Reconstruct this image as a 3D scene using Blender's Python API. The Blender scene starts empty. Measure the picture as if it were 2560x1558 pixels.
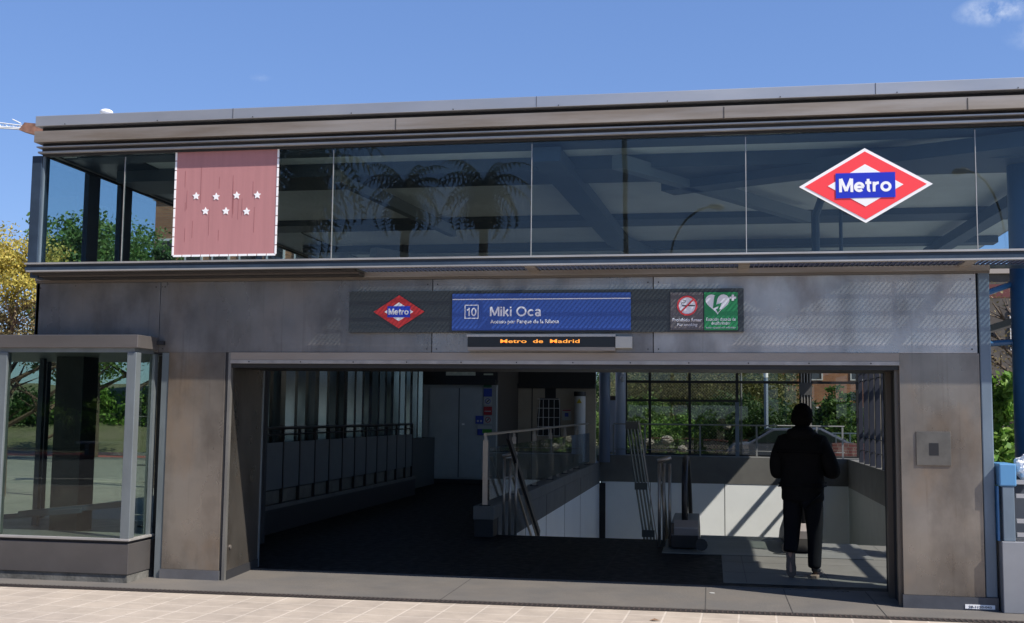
import bpy, bmesh, math, random
import numpy as np
from mathutils import Vector, Matrix
random.seed(7); RNG = np.random.default_rng(7)
SC = bpy.context.scene
C = SC.collection
R = math.radians

# ------------------------------------------------------------------ camera
FPX, YAW, PITCH, ROLL = 2782.0, R(10.135), R(5.211), R(0.6245)
CAM = np.array([0.0, -10.646, 1.7])
cy_, sy_ = math.cos(YAW), math.sin(YAW)
FW = np.array([-sy_*math.cos(PITCH), cy_*math.cos(PITCH), math.sin(PITCH)])
R0 = np.array([cy_, sy_, 0.0]); U0 = np.cross(R0, FW)
RT = R0*math.cos(ROLL)+U0*math.sin(ROLL); UP = -R0*math.sin(ROLL)+U0*math.cos(ROLL)
cam = bpy.data.cameras.new('camera'); co = bpy.data.objects.new('camera', cam); C.objects.link(co)
cam.sensor_width = 36; cam.lens = FPX/2560*36; cam.clip_end = 2000; cam.clip_start = 0.1
m = Matrix.Identity(4)
for i in range(3):
    m[i][0] = RT[i]; m[i][1] = UP[i]; m[i][2] = -FW[i]; m[i][3] = CAM[i]
co.matrix_world = m
SC.camera = co

# ------------------------------------------------------------------ world, sun, exposure
SUN = Vector((0.85, -0.38, 1.0)).normalized()       # direction towards the sun
w = bpy.data.worlds.new('World'); SC.world = w; w.use_nodes = True
nt = w.node_tree; nt.nodes.clear()
sky = nt.nodes.new('ShaderNodeTexSky'); sky.sky_type = 'NISHITA'; sky.sun_disc = False
sky.sun_elevation = math.asin(SUN.z); sky.sun_rotation = math.atan2(SUN.x, SUN.y)
sky.altitude = 650; sky.air_density = 1.0; sky.dust_density = 0.15; sky.ozone_density = 1.6
bg = nt.nodes.new('ShaderNodeBackground'); bg.inputs[1].default_value = 0.10
tc = nt.nodes.new('ShaderNodeTexCoord')
hsv = nt.nodes.new('ShaderNodeHueSaturation'); hsv.inputs['Saturation'].default_value = 1.2; hsv.inputs['Hue'].default_value = .511
nt.links.new(sky.outputs[0], hsv.inputs['Color'])
gm = nt.nodes.new('ShaderNodeGamma'); gm.inputs[1].default_value = .5
mlt = nt.nodes.new('ShaderNodeMixRGB'); mlt.blend_type = 'MULTIPLY'; mlt.inputs[0].default_value = 1; mlt.inputs[2].default_value = (1.30, 1.70, 2.45, 1)
nt.links.new(hsv.outputs[0], gm.inputs[0]); nt.links.new(gm.outputs[0], mlt.inputs[1])
last = mlt.outputs[0]
def pxdir(px, py):
    return (RT*(px-1280)/FPX-UP*(py-779)/FPX+FW)
for (px, py, rad, amt) in ((2490, 26, 0.034, .42), (650, 194, 0.010, .14), (2640, 80, .04, .25)):
    d = Vector(pxdir(px, py)).normalized()
    vm = nt.nodes.new('ShaderNodeVectorMath'); vm.operation = 'SUBTRACT'; vm.inputs[1].default_value = d
    nt.links.new(tc.outputs['Generated'], vm.inputs[0])
    v2 = nt.nodes.new('ShaderNodeVectorMath'); v2.operation = 'MULTIPLY'; v2.inputs[1].default_value = (1, 1, 2.6)
    nt.links.new(vm.outputs[0], v2.inputs[0])
    ln = nt.nodes.new('ShaderNodeVectorMath'); ln.operation = 'LENGTH'; nt.links.new(v2.outputs[0], ln.inputs[0])
    ns = nt.nodes.new('ShaderNodeTexNoise'); ns.inputs['Scale'].default_value = 46; ns.inputs['Detail'].default_value = 6; ns.inputs['Roughness'].default_value = .62
    nt.links.new(tc.outputs['Generated'], ns.inputs['Vector'])
    mr = nt.nodes.new('ShaderNodeMapRange'); mr.inputs[1].default_value = 0; mr.inputs[2].default_value = rad; mr.inputs[3].default_value = 1.0; mr.inputs[4].default_value = 0
    nt.links.new(ln.outputs['Value'], mr.inputs[0])
    mr2 = nt.nodes.new('ShaderNodeMapRange'); mr2.inputs[1].default_value = .42; mr2.inputs[2].default_value = .72; mr2.inputs[4].default_value = amt*2.2
    nt.links.new(ns.outputs[0], mr2.inputs[0])
    mu = nt.nodes.new('ShaderNodeMath'); mu.operation = 'MULTIPLY'; mu.use_clamp = True
    nt.links.new(mr.outputs[0], mu.inputs[0]); nt.links.new(mr2.outputs[0], mu.inputs[1])
    mx = nt.nodes.new('ShaderNodeMixRGB'); mx.inputs[2].default_value = (6.5, 7.0, 7.8, 1)
    nt.links.new(mu.outputs[0], mx.inputs[0]); nt.links.new(last, mx.inputs[1]); last = mx.outputs[0]
out = nt.nodes.new('ShaderNodeOutputWorld')
nt.links.new(last, bg.inputs[0]); nt.links.new(bg.outputs[0], out.inputs[0])
sl = bpy.data.lights.new('sun', 'SUN'); sl.energy = 5.0; sl.angle = R(0.5); sl.color = (1.0, 0.94, 0.86)
so = bpy.data.objects.new('sun', sl); C.objects.link(so); so.rotation_euler = SUN.to_track_quat('Z', 'Y').to_euler(); so.location = (20, -20, 30)
SC.view_settings.view_transform = 'Standard'; SC.view_settings.look = 'None'; SC.view_settings.gamma = 1; SC.view_settings.exposure = 0.5
SC.cycles.transparent_max_bounces = 32; SC.cycles.max_bounces = 10; SC.cycles.glossy_bounces = 6
SC.cycles.use_denoising = True

# ------------------------------------------------------------------ pixel -> point at a chosen plane of the place
def F(px, py, Y=0.0):
    q = pxdir(px, py); t = (Y-CAM[1])/q[1]; p = CAM+q*t
    return Vector(p)
def G(px, py, z=0.0):
    q = pxdir(px, py); t = (z-CAM[2])/q[2]; return Vector(CAM+q*t)

# ------------------------------------------------------------------ materials
MATS = {}
def node_mat(name):
    m = bpy.data.materials.new(name); m.use_nodes = True
    b = m.node_tree.nodes['Principled BSDF']; return m, m.node_tree, b
def mat(name, col, rough=.6, metal=0.0, var=0.0, scale=3.0, bump=0.0, bscale=40., col2=None, rvar=0.0, detail=5, stretch=None, spec=None, thr=(.35, .65), coat=0):
    """principled with a noise mix between col and col2 (or a darker/lighter pair)"""
    if name in MATS: return MATS[name]
    m, nt, b = node_mat(name)
    b.inputs['Roughness'].default_value = rough; b.inputs['Metallic'].default_value = metal
    if spec is not None: b.inputs['Specular IOR Level'].default_value = spec
    if coat: b.inputs['Coat Weight'].default_value = coat
    c1 = col; c2 = col2 or tuple(max(0, c*(1-var)) for c in col)
    b.inputs['Base Color'].default_value = (*col, 1)
    if var or col2 or rvar or bump:
        tc = nt.nodes.new('ShaderNodeTexCoord'); mp = nt.nodes.new('ShaderNodeMapping')
        nt.links.new(tc.outputs['Object'], mp.inputs[0])
        if stretch: mp.inputs['Scale'].default_value = stretch
    if var or col2 or rvar:
        n = nt.nodes.new('ShaderNodeTexNoise'); n.inputs['Scale'].default_value = scale; n.inputs['Detail'].default_value = detail; n.inputs['Roughness'].default_value = .6
        nt.links.new(mp.outputs[0], n.inputs['Vector'])
        r = nt.nodes.new('ShaderNodeMapRange'); r.inputs[1].default_value = thr[0]; r.inputs[2].default_value = thr[1]
        nt.links.new(n.outputs[0], r.inputs[0])
        if var or col2:
            x = nt.nodes.new('ShaderNodeMixRGB'); x.inputs[1].default_value = (*c1, 1); x.inputs[2].default_value = (*c2, 1)
            nt.links.new(r.outputs[0], x.inputs[0]); nt.links.new(x.outputs[0], b.inputs['Base Color'])
        if rvar:
            n2 = nt.nodes.new('ShaderNodeTexNoise'); n2.inputs['Scale'].default_value = scale*1.7; n2.inputs['Detail'].default_value = 6
            nt.links.new(mp.outputs[0], n2.inputs['Vector'])
            r2 = nt.nodes.new('ShaderNodeMapRange'); r2.inputs[1].default_value = .3; r2.inputs[2].default_value = .7
            r2.inputs[3].default_value = max(.02, rough-rvar); r2.inputs[4].default_value = min(1, rough+rvar)
            nt.links.new(n2.outputs[0], r2.inputs[0]); nt.links.new(r2.outputs[0], b.inputs['Roughness'])
    if bump:
        n3 = nt.nodes.new('ShaderNodeTexNoise'); n3.inputs['Scale'].default_value = bscale; n3.inputs['Detail'].default_value = 6
        nt.links.new(mp.outputs[0], n3.inputs['Vector'])
        bp = nt.nodes.new('ShaderNodeBump'); bp.inputs['Strength'].default_value = bump; bp.inputs['Distance'].default_value = .02
        nt.links.new(n3.outputs[0], bp.inputs['Height']); nt.links.new(bp.outputs[0], b.inputs['Normal'])
    MATS[name] = m; return m
def glass_mat(name, tint=(.8, .88, .87), f0=.045, rough=0.0, dirt=0.0):
    m = bpy.data.materials.new(name); m.use_nodes = True; nt = m.node_tree; nt.nodes.clear()
    o = nt.nodes.new('ShaderNodeOutputMaterial'); tr = nt.nodes.new('ShaderNodeBsdfTransparent'); tr.inputs[0].default_value = (*tint, 1)
    gl = nt.nodes.new('ShaderNodeBsdfGlossy'); gl.inputs['Roughness'].default_value = rough; gl.inputs[0].default_value = (1, 1, 1, 1)
    lw = nt.nodes.new('ShaderNodeLayerWeight'); lw.inputs[0].default_value = .5
    p = nt.nodes.new('ShaderNodeMath'); p.operation = 'POWER'; p.inputs[1].default_value = 5
    nt.links.new(lw.outputs['Facing'], p.inputs[0])
    a = nt.nodes.new('ShaderNodeMath'); a.operation = 'MULTIPLY_ADD'; a.inputs[1].default_value = 1-f0; a.inputs[2].default_value = f0
    nt.links.new(p.outputs[0], a.inputs[0])
    tcc = nt.nodes.new('ShaderNodeTexCoord')
    nb = nt.nodes.new('ShaderNodeTexNoise'); nb.inputs['Scale'].default_value = 1.3; nb.inputs['Detail'].default_value = 1
    nt.links.new(tcc.outputs['Object'], nb.inputs['Vector'])
    bp = nt.nodes.new('ShaderNodeBump'); bp.inputs['Strength'].default_value = .05; bp.inputs['Distance'].default_value = .02
    nt.links.new(nb.outputs[0], bp.inputs['Height']); nt.links.new(bp.outputs[0], gl.inputs['Normal'])
    mx = nt.nodes.new('ShaderNodeMixShader'); nt.links.new(a.outputs[0], mx.inputs[0]); nt.links.new(tr.outputs[0], mx.inputs[1]); nt.links.new(gl.outputs[0], mx.inputs[2])
    last = mx.outputs[0]
    if dirt:
        df = nt.nodes.new('ShaderNodeBsdfDiffuse'); df.inputs[0].default_value = (.5, .48, .44, 1)
        ns = nt.nodes.new('ShaderNodeTexNoise'); ns.inputs['Scale'].default_value = 2.2; ns.inputs['Detail'].default_value = 7
        nt.links.new(tcc.outputs['Object'], ns.inputs['Vector'])
        mr = nt.nodes.new('ShaderNodeMapRange'); mr.inputs[1].default_value = .35; mr.inputs[2].default_value = .75; mr.inputs[4].default_value = dirt
        nt.links.new(ns.outputs[0], mr.inputs[0])
        m2 = nt.nodes.new('ShaderNodeMixShader'); nt.links.new(mr.outputs[0], m2.inputs[0]); nt.links.new(last, m2.inputs[1]); nt.links.new(df.outputs[0], m2.inputs[2]); last = m2.outputs[0]
    nt.links.new(last, o.inputs[0]); return m
def emit(name, col, s):
    m, nt, b = node_mat(name); b.inputs['Base Color'].default_value = (*col, 1); b.inputs['Emission Color'].default_value = (*col, 1); b.inputs['Emission Strength'].default_value = s; return m

def steel_mat(name='weathered_steel', k=1.0, brown=.6, warm=(1, 1, 1)):
    """weathered brushed steel cladding: blotches, vertical run marks, fine grain"""
    m, nt, b = node_mat(name); L = nt.links.new
    W = lambda c: (c[0]*k*warm[0], c[1]*k*warm[1], c[2]*k*warm[2], 1)
    tc = nt.nodes.new('ShaderNodeTexCoord')
    def noise(scale, det, st=(1, 1, 1), lo=.35, hi=.65, o0=0., o1=1.):
        mp = nt.nodes.new('ShaderNodeMapping'); mp.inputs['Scale'].default_value = st; L(tc.outputs['Object'], mp.inputs[0])
        n = nt.nodes.new('ShaderNodeTexNoise'); n.inputs['Scale'].default_value = scale; n.inputs['Detail'].default_value = det; n.inputs['Roughness'].default_value = .6
        L(mp.outputs[0], n.inputs['Vector']); r = nt.nodes.new('ShaderNodeMapRange')
        r.inputs[1].default_value = lo; r.inputs[2].default_value = hi; r.inputs[3].default_value = o0; r.inputs[4].default_value = o1; L(n.outputs[0], r.inputs[0]); return r.outputs[0]
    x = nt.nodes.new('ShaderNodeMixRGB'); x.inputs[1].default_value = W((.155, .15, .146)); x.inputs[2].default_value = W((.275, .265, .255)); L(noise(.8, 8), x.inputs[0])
    y = nt.nodes.new('ShaderNodeMixRGB'); y.inputs[2].default_value = W((.27, .215, .165)); L(x.outputs[0], y.inputs[1]); L(noise(1.6, 6, (1, 1, .5), .5, .75, 0, brown), y.inputs[0])
    z = nt.nodes.new('ShaderNodeMixRGB'); z.blend_type = 'MULTIPLY'; z.inputs[2].default_value = (.46, .44, .43, 1); L(y.outputs[0], z.inputs[1]); L(noise(1.7, 7, (1.2, 1, .7), .48, .74, 0, .9), z.inputs[0])
    st1 = nt.nodes.new('ShaderNodeMixRGB'); st1.blend_type = 'MULTIPLY'; st1.inputs[2].default_value = (.62, .58, .55, 1); L(z.outputs[0], st1.inputs[1]); L(noise(14, 5, (1.6, 1, .05), .58, .74, 0, .55), st1.inputs[0])
    st2 = nt.nodes.new('ShaderNodeMixRGB'); st2.inputs[2].default_value = (.45, .43, .40, 1); L(st1.outputs[0], st2.inputs[1]); L(noise(9, 3, (.4, 1, 2.2), .74, .78, 0, .22), st2.inputs[0])
    L(st2.outputs[0], b.inputs['Base Color']); b.inputs['Metallic'].default_value = .52
    L(noise(1.6, 6, (1, 1, .7), .3, .7, .20, .46), b.inputs['Roughness'])
    gr = noise(220, 2, (.03, 1, 1), .3, .7)
    bp = nt.nodes.new('ShaderNodeBump'); bp.inputs['Strength'].default_value = .06; bp.inputs['Distance'].default_value = .004; L(gr, bp.inputs['Height'])
    wv = noise(.9, 2, (1, 1, 1), .2, .8)
    b2 = nt.nodes.new('ShaderNodeBump'); b2.inputs['Strength'].default_value = .25; b2.inputs['Distance'].default_value = .03; L(wv, b2.inputs['Height']); L(bp.outputs[0], b2.inputs['Normal'])
    L(b2.outputs[0], b.inputs['Normal']); return m
M_STEEL = steel_mat()
M_STEELP = steel_mat('brown_stained_steel', .92, .95, (1.08, .98, .86))
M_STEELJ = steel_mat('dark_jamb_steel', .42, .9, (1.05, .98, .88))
M_FASCIA = mat('pale_fascia', (.50, .51, .53), .38, .55, var=.18, scale=1.4, stretch=(.3, 1, 1), rvar=.08)
M_BEIGE = mat('weathered_beige_trim', (.34, .31, .28), .5, .35, col2=(.22, .18, .14), scale=2.2, stretch=(.25, 1, 3), rvar=.1)
M_LTRIM = mat('light_trim', (.5, .48, .45), .42, .5, var=.25, scale=5, stretch=(.3, 1, 1))
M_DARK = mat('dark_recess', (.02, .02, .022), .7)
M_NAVY = mat('dark_blue_paint', (.035, .055, .085), .35, .0, var=.3, scale=4)
M_BLUE = mat('blue_column_paint', (.035, .15, .34), .38, var=.25, scale=2.5, rvar=.08)
M_BGREY = mat('blue_grey_paint', (.16, .21, .26), .45, .2, var=.25, scale=3, stretch=(1, 1, .4))
M_BEAM = mat('dark_roof_beam', (.055, .075, .10), .5, var=.2)
M_CEIL = mat('pale_ceiling', (.80, .81, .76), .75, col2=(.7, .7, .66), scale=1.5)
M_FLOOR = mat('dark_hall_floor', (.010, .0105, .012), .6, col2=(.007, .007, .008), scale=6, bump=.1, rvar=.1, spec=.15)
M_PANEL_W = mat('white_enamel_panel', (.82, .85, .83), .35, var=.06, scale=1.2)
M_CONC = mat('grey_concrete_band', (.135, .135, .125), .7, var=.2, scale=2.5, bump=.1)
M_STST = mat('brushed_stainless', (.42, .37, .32), .36, .7, var=.15, scale=8)
M_BLACK = mat('black_rubber', (.012, .012, .013), .45)
M_GLASS_U = glass_mat('tinted_glass', (.78, .86, .88), .034, dirt=.003)
M_GLASS_K = glass_mat('kiosk_glass', (.74, .79, .75), .03)
M_GLASS_C = glass_mat('clear_glass', (.9, .94, .93), .03)
M_WHITE = mat('white_sign', (.8, .8, .8), .5)
M_FOIL = mat('white_foil', (.9, .9, .9), .4)
M_WALLD = mat('grey_back_wall', (.16, .175, .185), .6, var=.15, scale=1.2)
M_WALLB = mat('beige_back_wall', (.20, .17, .13), .65, var=.18, scale=1.5)
M_POSTG = mat('glazing_frame', (.22, .25, .26), .45, .5, var=.2, scale=6, stretch=(1, 1, .3))

# ------------------------------------------------------------------ mesh helpers
ORG = {}
class MB:
    def __init__(s): s.v = []; s.f = []; s.mi = None
    def add(s, vs, fs):
        o = len(s.v); s.v += [tuple(v) for v in vs]; s.f += [tuple(i+o for i in f) for f in fs]; return s
    def box(s, x0, x1, y0, y1, z0, z1):
        if x0 > x1: x0, x1 = x1, x0
        if y0 > y1: y0, y1 = y1, y0
        if z0 > z1: z0, z1 = z1, z0
        return s.add([(x0, y0, z0), (x1, y0, z0), (x1, y1, z0), (x0, y1, z0), (x0, y0, z1), (x1, y0, z1), (x1, y1, z1), (x0, y1, z1)],
                     [(0, 3, 2, 1), (4, 5, 6, 7), (0, 1, 5, 4), (1, 2, 6, 5), (2, 3, 7, 6), (3, 0, 4, 7)])
    def prism_y(s, pts, y0, y1):      # polygon in xz extruded along y
        n = len(pts); s.add([(p[0], y0, p[1]) for p in pts]+[(p[0], y1, p[1]) for p in pts],
              [tuple(range(n)), tuple(range(2*n-1, n-1, -1))]+[(i, i+n, (i+1) % n+n, (i+1) % n) for i in range(n)]); return s
    def prism_x(s, pts, x0, x1):      # polygon in yz extruded along x
        n = len(pts); s.add([(x0, p[0], p[1]) for p in pts]+[(x1, p[0], p[1]) for p in pts],
              [tuple(range(n-1, -1, -1)), tuple(range(n, 2*n))]+[(i, (i+1) % n, (i+1) % n+n, i+n) for i in range(n)]); return s
    def prism_z(s, pts, z0, z1):
        n = len(pts); s.add([(p[0], p[1], z0) for p in pts]+[(p[0], p[1], z1) for p in pts],
              [tuple(range(n-1, -1, -1)), tuple(range(n, 2*n))]+[(i, (i+1) % n, (i+1) % n+n, i+n) for i in range(n)]); return s
    def beam(s, a, b, w, h):          # rectangular bar from a to b
        a = Vector(a); b = Vector(b); d = (b-a).normalized(); up = Vector((0, 0, 1))
        if abs(d.z) > .95: up = Vector((0, 1, 0))
        sd = d.cross(up).normalized(); up = sd.cross(d)
        vs = []
        for p in (a, b):
            for (i, j) in ((-1, -1), (1, -1), (1, 1), (-1, 1)): vs.append(p+sd*w/2*i+up*h/2*j)
        return s.add(vs, [(0, 3, 2, 1), (4, 5, 6, 7), (0, 1, 5, 4), (1, 2, 6, 5), (2, 3, 7, 6), (3, 0, 4, 7)])
    def tube(s, pts, r, seg=8, cap=True):
        pts = [Vector(p) for p in pts]; n = len(pts); rs = r if isinstance(r, (list, tuple)) else [r]*n
        vs = []; prev = None
        for i, p in enumerate(pts):
            d = (pts[min(i+1, n-1)]-pts[max(i-1, 0)]).normalized()
            if prev is None:
                up = Vector((0, 0, 1)) if abs(d.z) < .9 else Vector((0, 1, 0)); a = d.cross(up).normalized()
            else: a = (prev-d*prev.dot(d)).normalized()
            prev = a; b = d.cross(a)
            for k in range(seg):
                t = 2*math.pi*k/seg; vs.append(p+(a*math.cos(t)+b*math.sin(t))*rs[i])
        fs = [(i*seg+k, i*seg+(k+1) % seg, (i+1)*seg+(k+1) % seg, (i+1)*seg+k) for i in range(n-1) for k in range(seg)]
        if cap: fs += [tuple(range(seg-1, -1, -1)), tuple(range((n-1)*seg, n*seg))]
        return s.add(vs, fs)
    def disc_y(s, c, r, y0, y1, seg=28, r_in=0):
        x, z = c
        if not r_in: return s.prism_y([(x+r*math.cos(2*math.pi*k/seg), z+r*math.sin(2*math.pi*k/seg)) for k in range(seg)], y0, y1)
        for k in range(seg):
            a, b = 2*math.pi*k/seg, 2*math.pi*(k+1)/seg
            s.prism_y([(x+r_in*math.cos(a), z+r_in*math.sin(a)), (x+r*math.cos(a), z+r*math.sin(a)), (x+r*math.cos(b), z+r*math.sin(b)), (x+r_in*math.cos(b), z+r_in*math.sin(b))], y0, y1)
        return s
    def build(s, name, m, parent=None, smooth=False, bevel=0, org=None):
        me = bpy.data.meshes.new(name)
        o0 = ORG.get(parent.name) if parent else (org or Vector((0, 0, 0)))
        o0 = Vector(o0)
        me.from_pydata([tuple(Vector(v)-o0) for v in s.v], [], s.f); me.update()
        bm = bmesh.new(); bm.from_mesh(me); bmesh.ops.recalc_face_normals(bm, faces=bm.faces)
        bm.to_mesh(me); bm.free()
        if smooth:
            me.polygons.foreach_set('use_smooth', [True]*len(me.polygons))
        o = bpy.data.objects.new(name, me); C.objects.link(o)
        if m: me.materials.append(m)
        if parent: o.parent = parent
        else: o.location = o0
        ORG[o.name] = o0
        if bevel:
            bv = o.modifiers.new('bevel', 'BEVEL'); bv.width = bevel; bv.segments = 2; bv.limit_method = 'ANGLE'
        return o
def tag(o, label=None, cat=None, group=None, kind=None):
    if label: o['label'] = label
    if cat: o['category'] = cat
    if group: o['group'] = group
    if kind: o['kind'] = kind
    return o
def thing(name, label, cat, loc=(0, 0, 0), group=None):
    o = bpy.data.objects.new(name, None); C.objects.link(o); o.location = loc; o.empty_display_size = .2
    ORG[o.name] = Vector(loc); return tag(o, label, cat, group)
def dup(root, loc, rz=0, label=None, scale=None):
    r = root.copy(); C.objects.link(r); r.location = loc; r.rotation_euler = (0, 0, rz); ORG[r.name] = Vector(loc)
    if scale: r.scale = (scale,)*3
    if label: r['label'] = label
    for ch in list(root.children):
        c = ch.copy(); C.objects.link(c); c.parent = r
        for g in list(ch.children):
            d = g.copy(); C.objects.link(d); d.parent = c
    return r
def text(s, x0, x1, z0, z1, y, m, parent, name='lettering', bold=.0, shear=0, depth=.002, rot=0):
    cu = bpy.data.curves.new('t', 'FONT'); cu.body = s; cu.offset = bold; cu.shear = shear; cu.extrude = 0
    o = bpy.data.objects.new('t', cu); C.objects.link(o)
    dg = bpy.context.evaluated_depsgraph_get(); me = bpy.data.meshes.new_from_object(o.evaluated_get(dg))
    bpy.data.objects.remove(o)
    xs = [v.co.x for v in me.vertices]; ys = [v.co.y for v in me.vertices]
    a, b, c, d = min(xs), max(xs), min(ys), max(ys)
    o0 = Vector(ORG.get(parent.name, (0, 0, 0)))
    for v in me.vertices:
        x = x0+(v.co.x-a)/(b-a)*(x1-x0); z = z0+(v.co.y-c)/(d-c)*(z1-z0)
        v.co = Vector((x, y, z))-o0
    me.name = name; me.materials.clear(); me.materials.append(m)
    ob = bpy.data.objects.new(name, me); C.objects.link(ob); ob.parent = parent; ORG[ob.name] = o0
    so_ = ob.modifiers.new('thick', 'SOLIDIFY'); so_.thickness = depth; so_.offset = 0
    return ob

def arc(cx, cz, rx, rz, a0, a1, n=22): return [(cx+rx*math.cos(R(a0+(a1-a0)*k/n)), cz+rz*math.sin(R(a0+(a1-a0)*k/n))) for k in range(n+1)]
GL = {'M': (1.0, [[(.1, 0), (.1, 1)], [(.9, 0), (.9, 1)], [(.14, 1), (.5, .08)], [(.86, 1), (.5, .08)]]),
      'e': (.74, [arc(.37, .36, .28, .28, 0, 315), [(.1, .36), (.69, .36)]]),
      't': (.46, [[(.2, .95), (.2, .2)]+arc(.32, .2, .12, .13, 180, 280, 8), [(0, .66), (.42, .66)]]),
      'r': (.48, [[(.09, 0), (.09, .72)], arc(.40, .36, .31, .28, 180, 85, 10)]),
      'o': (.76, [arc(.38, .36, .29, .28, 0, 360, 30)]), 'i': (.22, [[(.1, 0), (.1, .72)], [(.1, .84), (.1, 1)]]),
      'k': (.62, [[(.09, 0), (.09, 1)], [(.14, .28), (.50, .72)], [(.26, .42), (.54, 0)]]),
      'O': (1.06, [arc(.52, .5, .43, .44, 0, 360, 36)]), 'c': (.68, [arc(.37, .36, .28, .28, 45, 315)]),
      'a': (.68, [arc(.30, .20, .20, .15, 0, 360, 20), [(.52, 0), (.52, .5)], arc(.31, .50, .21, .16, 0, 165, 12)]),
      '1': (.52, [[(.34, 0), (.34, 1)], [(.06, .72), (.3, .82), (.34, .98)]]), '0': (.66, [arc(.33, .5, .24, .43, 0, 360, 30)]), ' ': (.32, [])}
def glyphs(st, x0, x1, z0, h, y, m, parent, wt=.17):
    """heavy grotesque letters drawn as ribbons; x0..x1 by baseline z0 and cap height h"""
    tot = sum(GL[c][0]+.06 for c in st)-.06; sx_ = (x1-x0)/tot; X = 0; mb = MB(); lay = 0
    for c in st:
        wd_, strokes = GL[c]
        for pts in strokes:
            n = len(pts); closed = n > 12 and abs(pts[0][0]-pts[-1][0]) < 1e-6 and abs(pts[0][1]-pts[-1][1]) < 1e-6
            L_, R_ = [], []
            for k, p in enumerate(pts):
                a = pts[k-1] if k else (pts[-2] if closed else pts[0]); b = pts[k+1] if k < n-1 else (pts[1] if closed else pts[-1])
                d = Vector(((b[0]-a[0])*sx_/h, b[1]-a[1])).normalized(); nx, nz = -d.y, d.x
                L_.append((x0+(X+p[0])*sx_+nx*wt*h/2, z0+(p[1]+nz*wt/2)*h)); R_.append((x0+(X+p[0])*sx_-nx*wt*h/2, z0+(p[1]-nz*wt/2)*h))
            yy = y-.0002*(lay % 5); lay += 1
            for k in range(n-1): 
                vs = [L_[k], L_[k+1], R_[k+1], R_[k]]
                mb.add([(q[0], yy, q[1]) for q in vs]+[(q[0], yy+.0015, q[1]) for q in vs], [(0, 1, 2, 3), (7, 6, 5, 4), (0, 4, 5, 1), (3, 2, 6, 7)])
        X += wd_+.06
    return mb.build('lettering', m, parent)

# ------------------------------------------------------------------ ground
tm = MB()
def ring(mb, X0, X1, Y0, Y1, hx0, hx1, hy0, hy1, z):
    for (a, b, c, d) in ((X0, hx0, Y0, Y1), (hx1, X1, Y0, Y1), (hx0, hx1, Y0, hy0), (hx0, hx1, hy1, Y1)):
        mb.add([(a, c, z), (b, c, z), (b, d, z), (a, d, z)], [(0, 1, 2, 3)])
ring(tm, -500, 500, -500, 500, -6.9, 3.9, -.6, 20.7, -.16)
M_DIRT = mat('dry_grass_ground', (.10, .11, .045), .95, col2=(.17, .15, .10), scale=.6, bump=.3, bscale=8)
tag(tm.build('terrain', M_DIRT), kind='structure')

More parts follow.
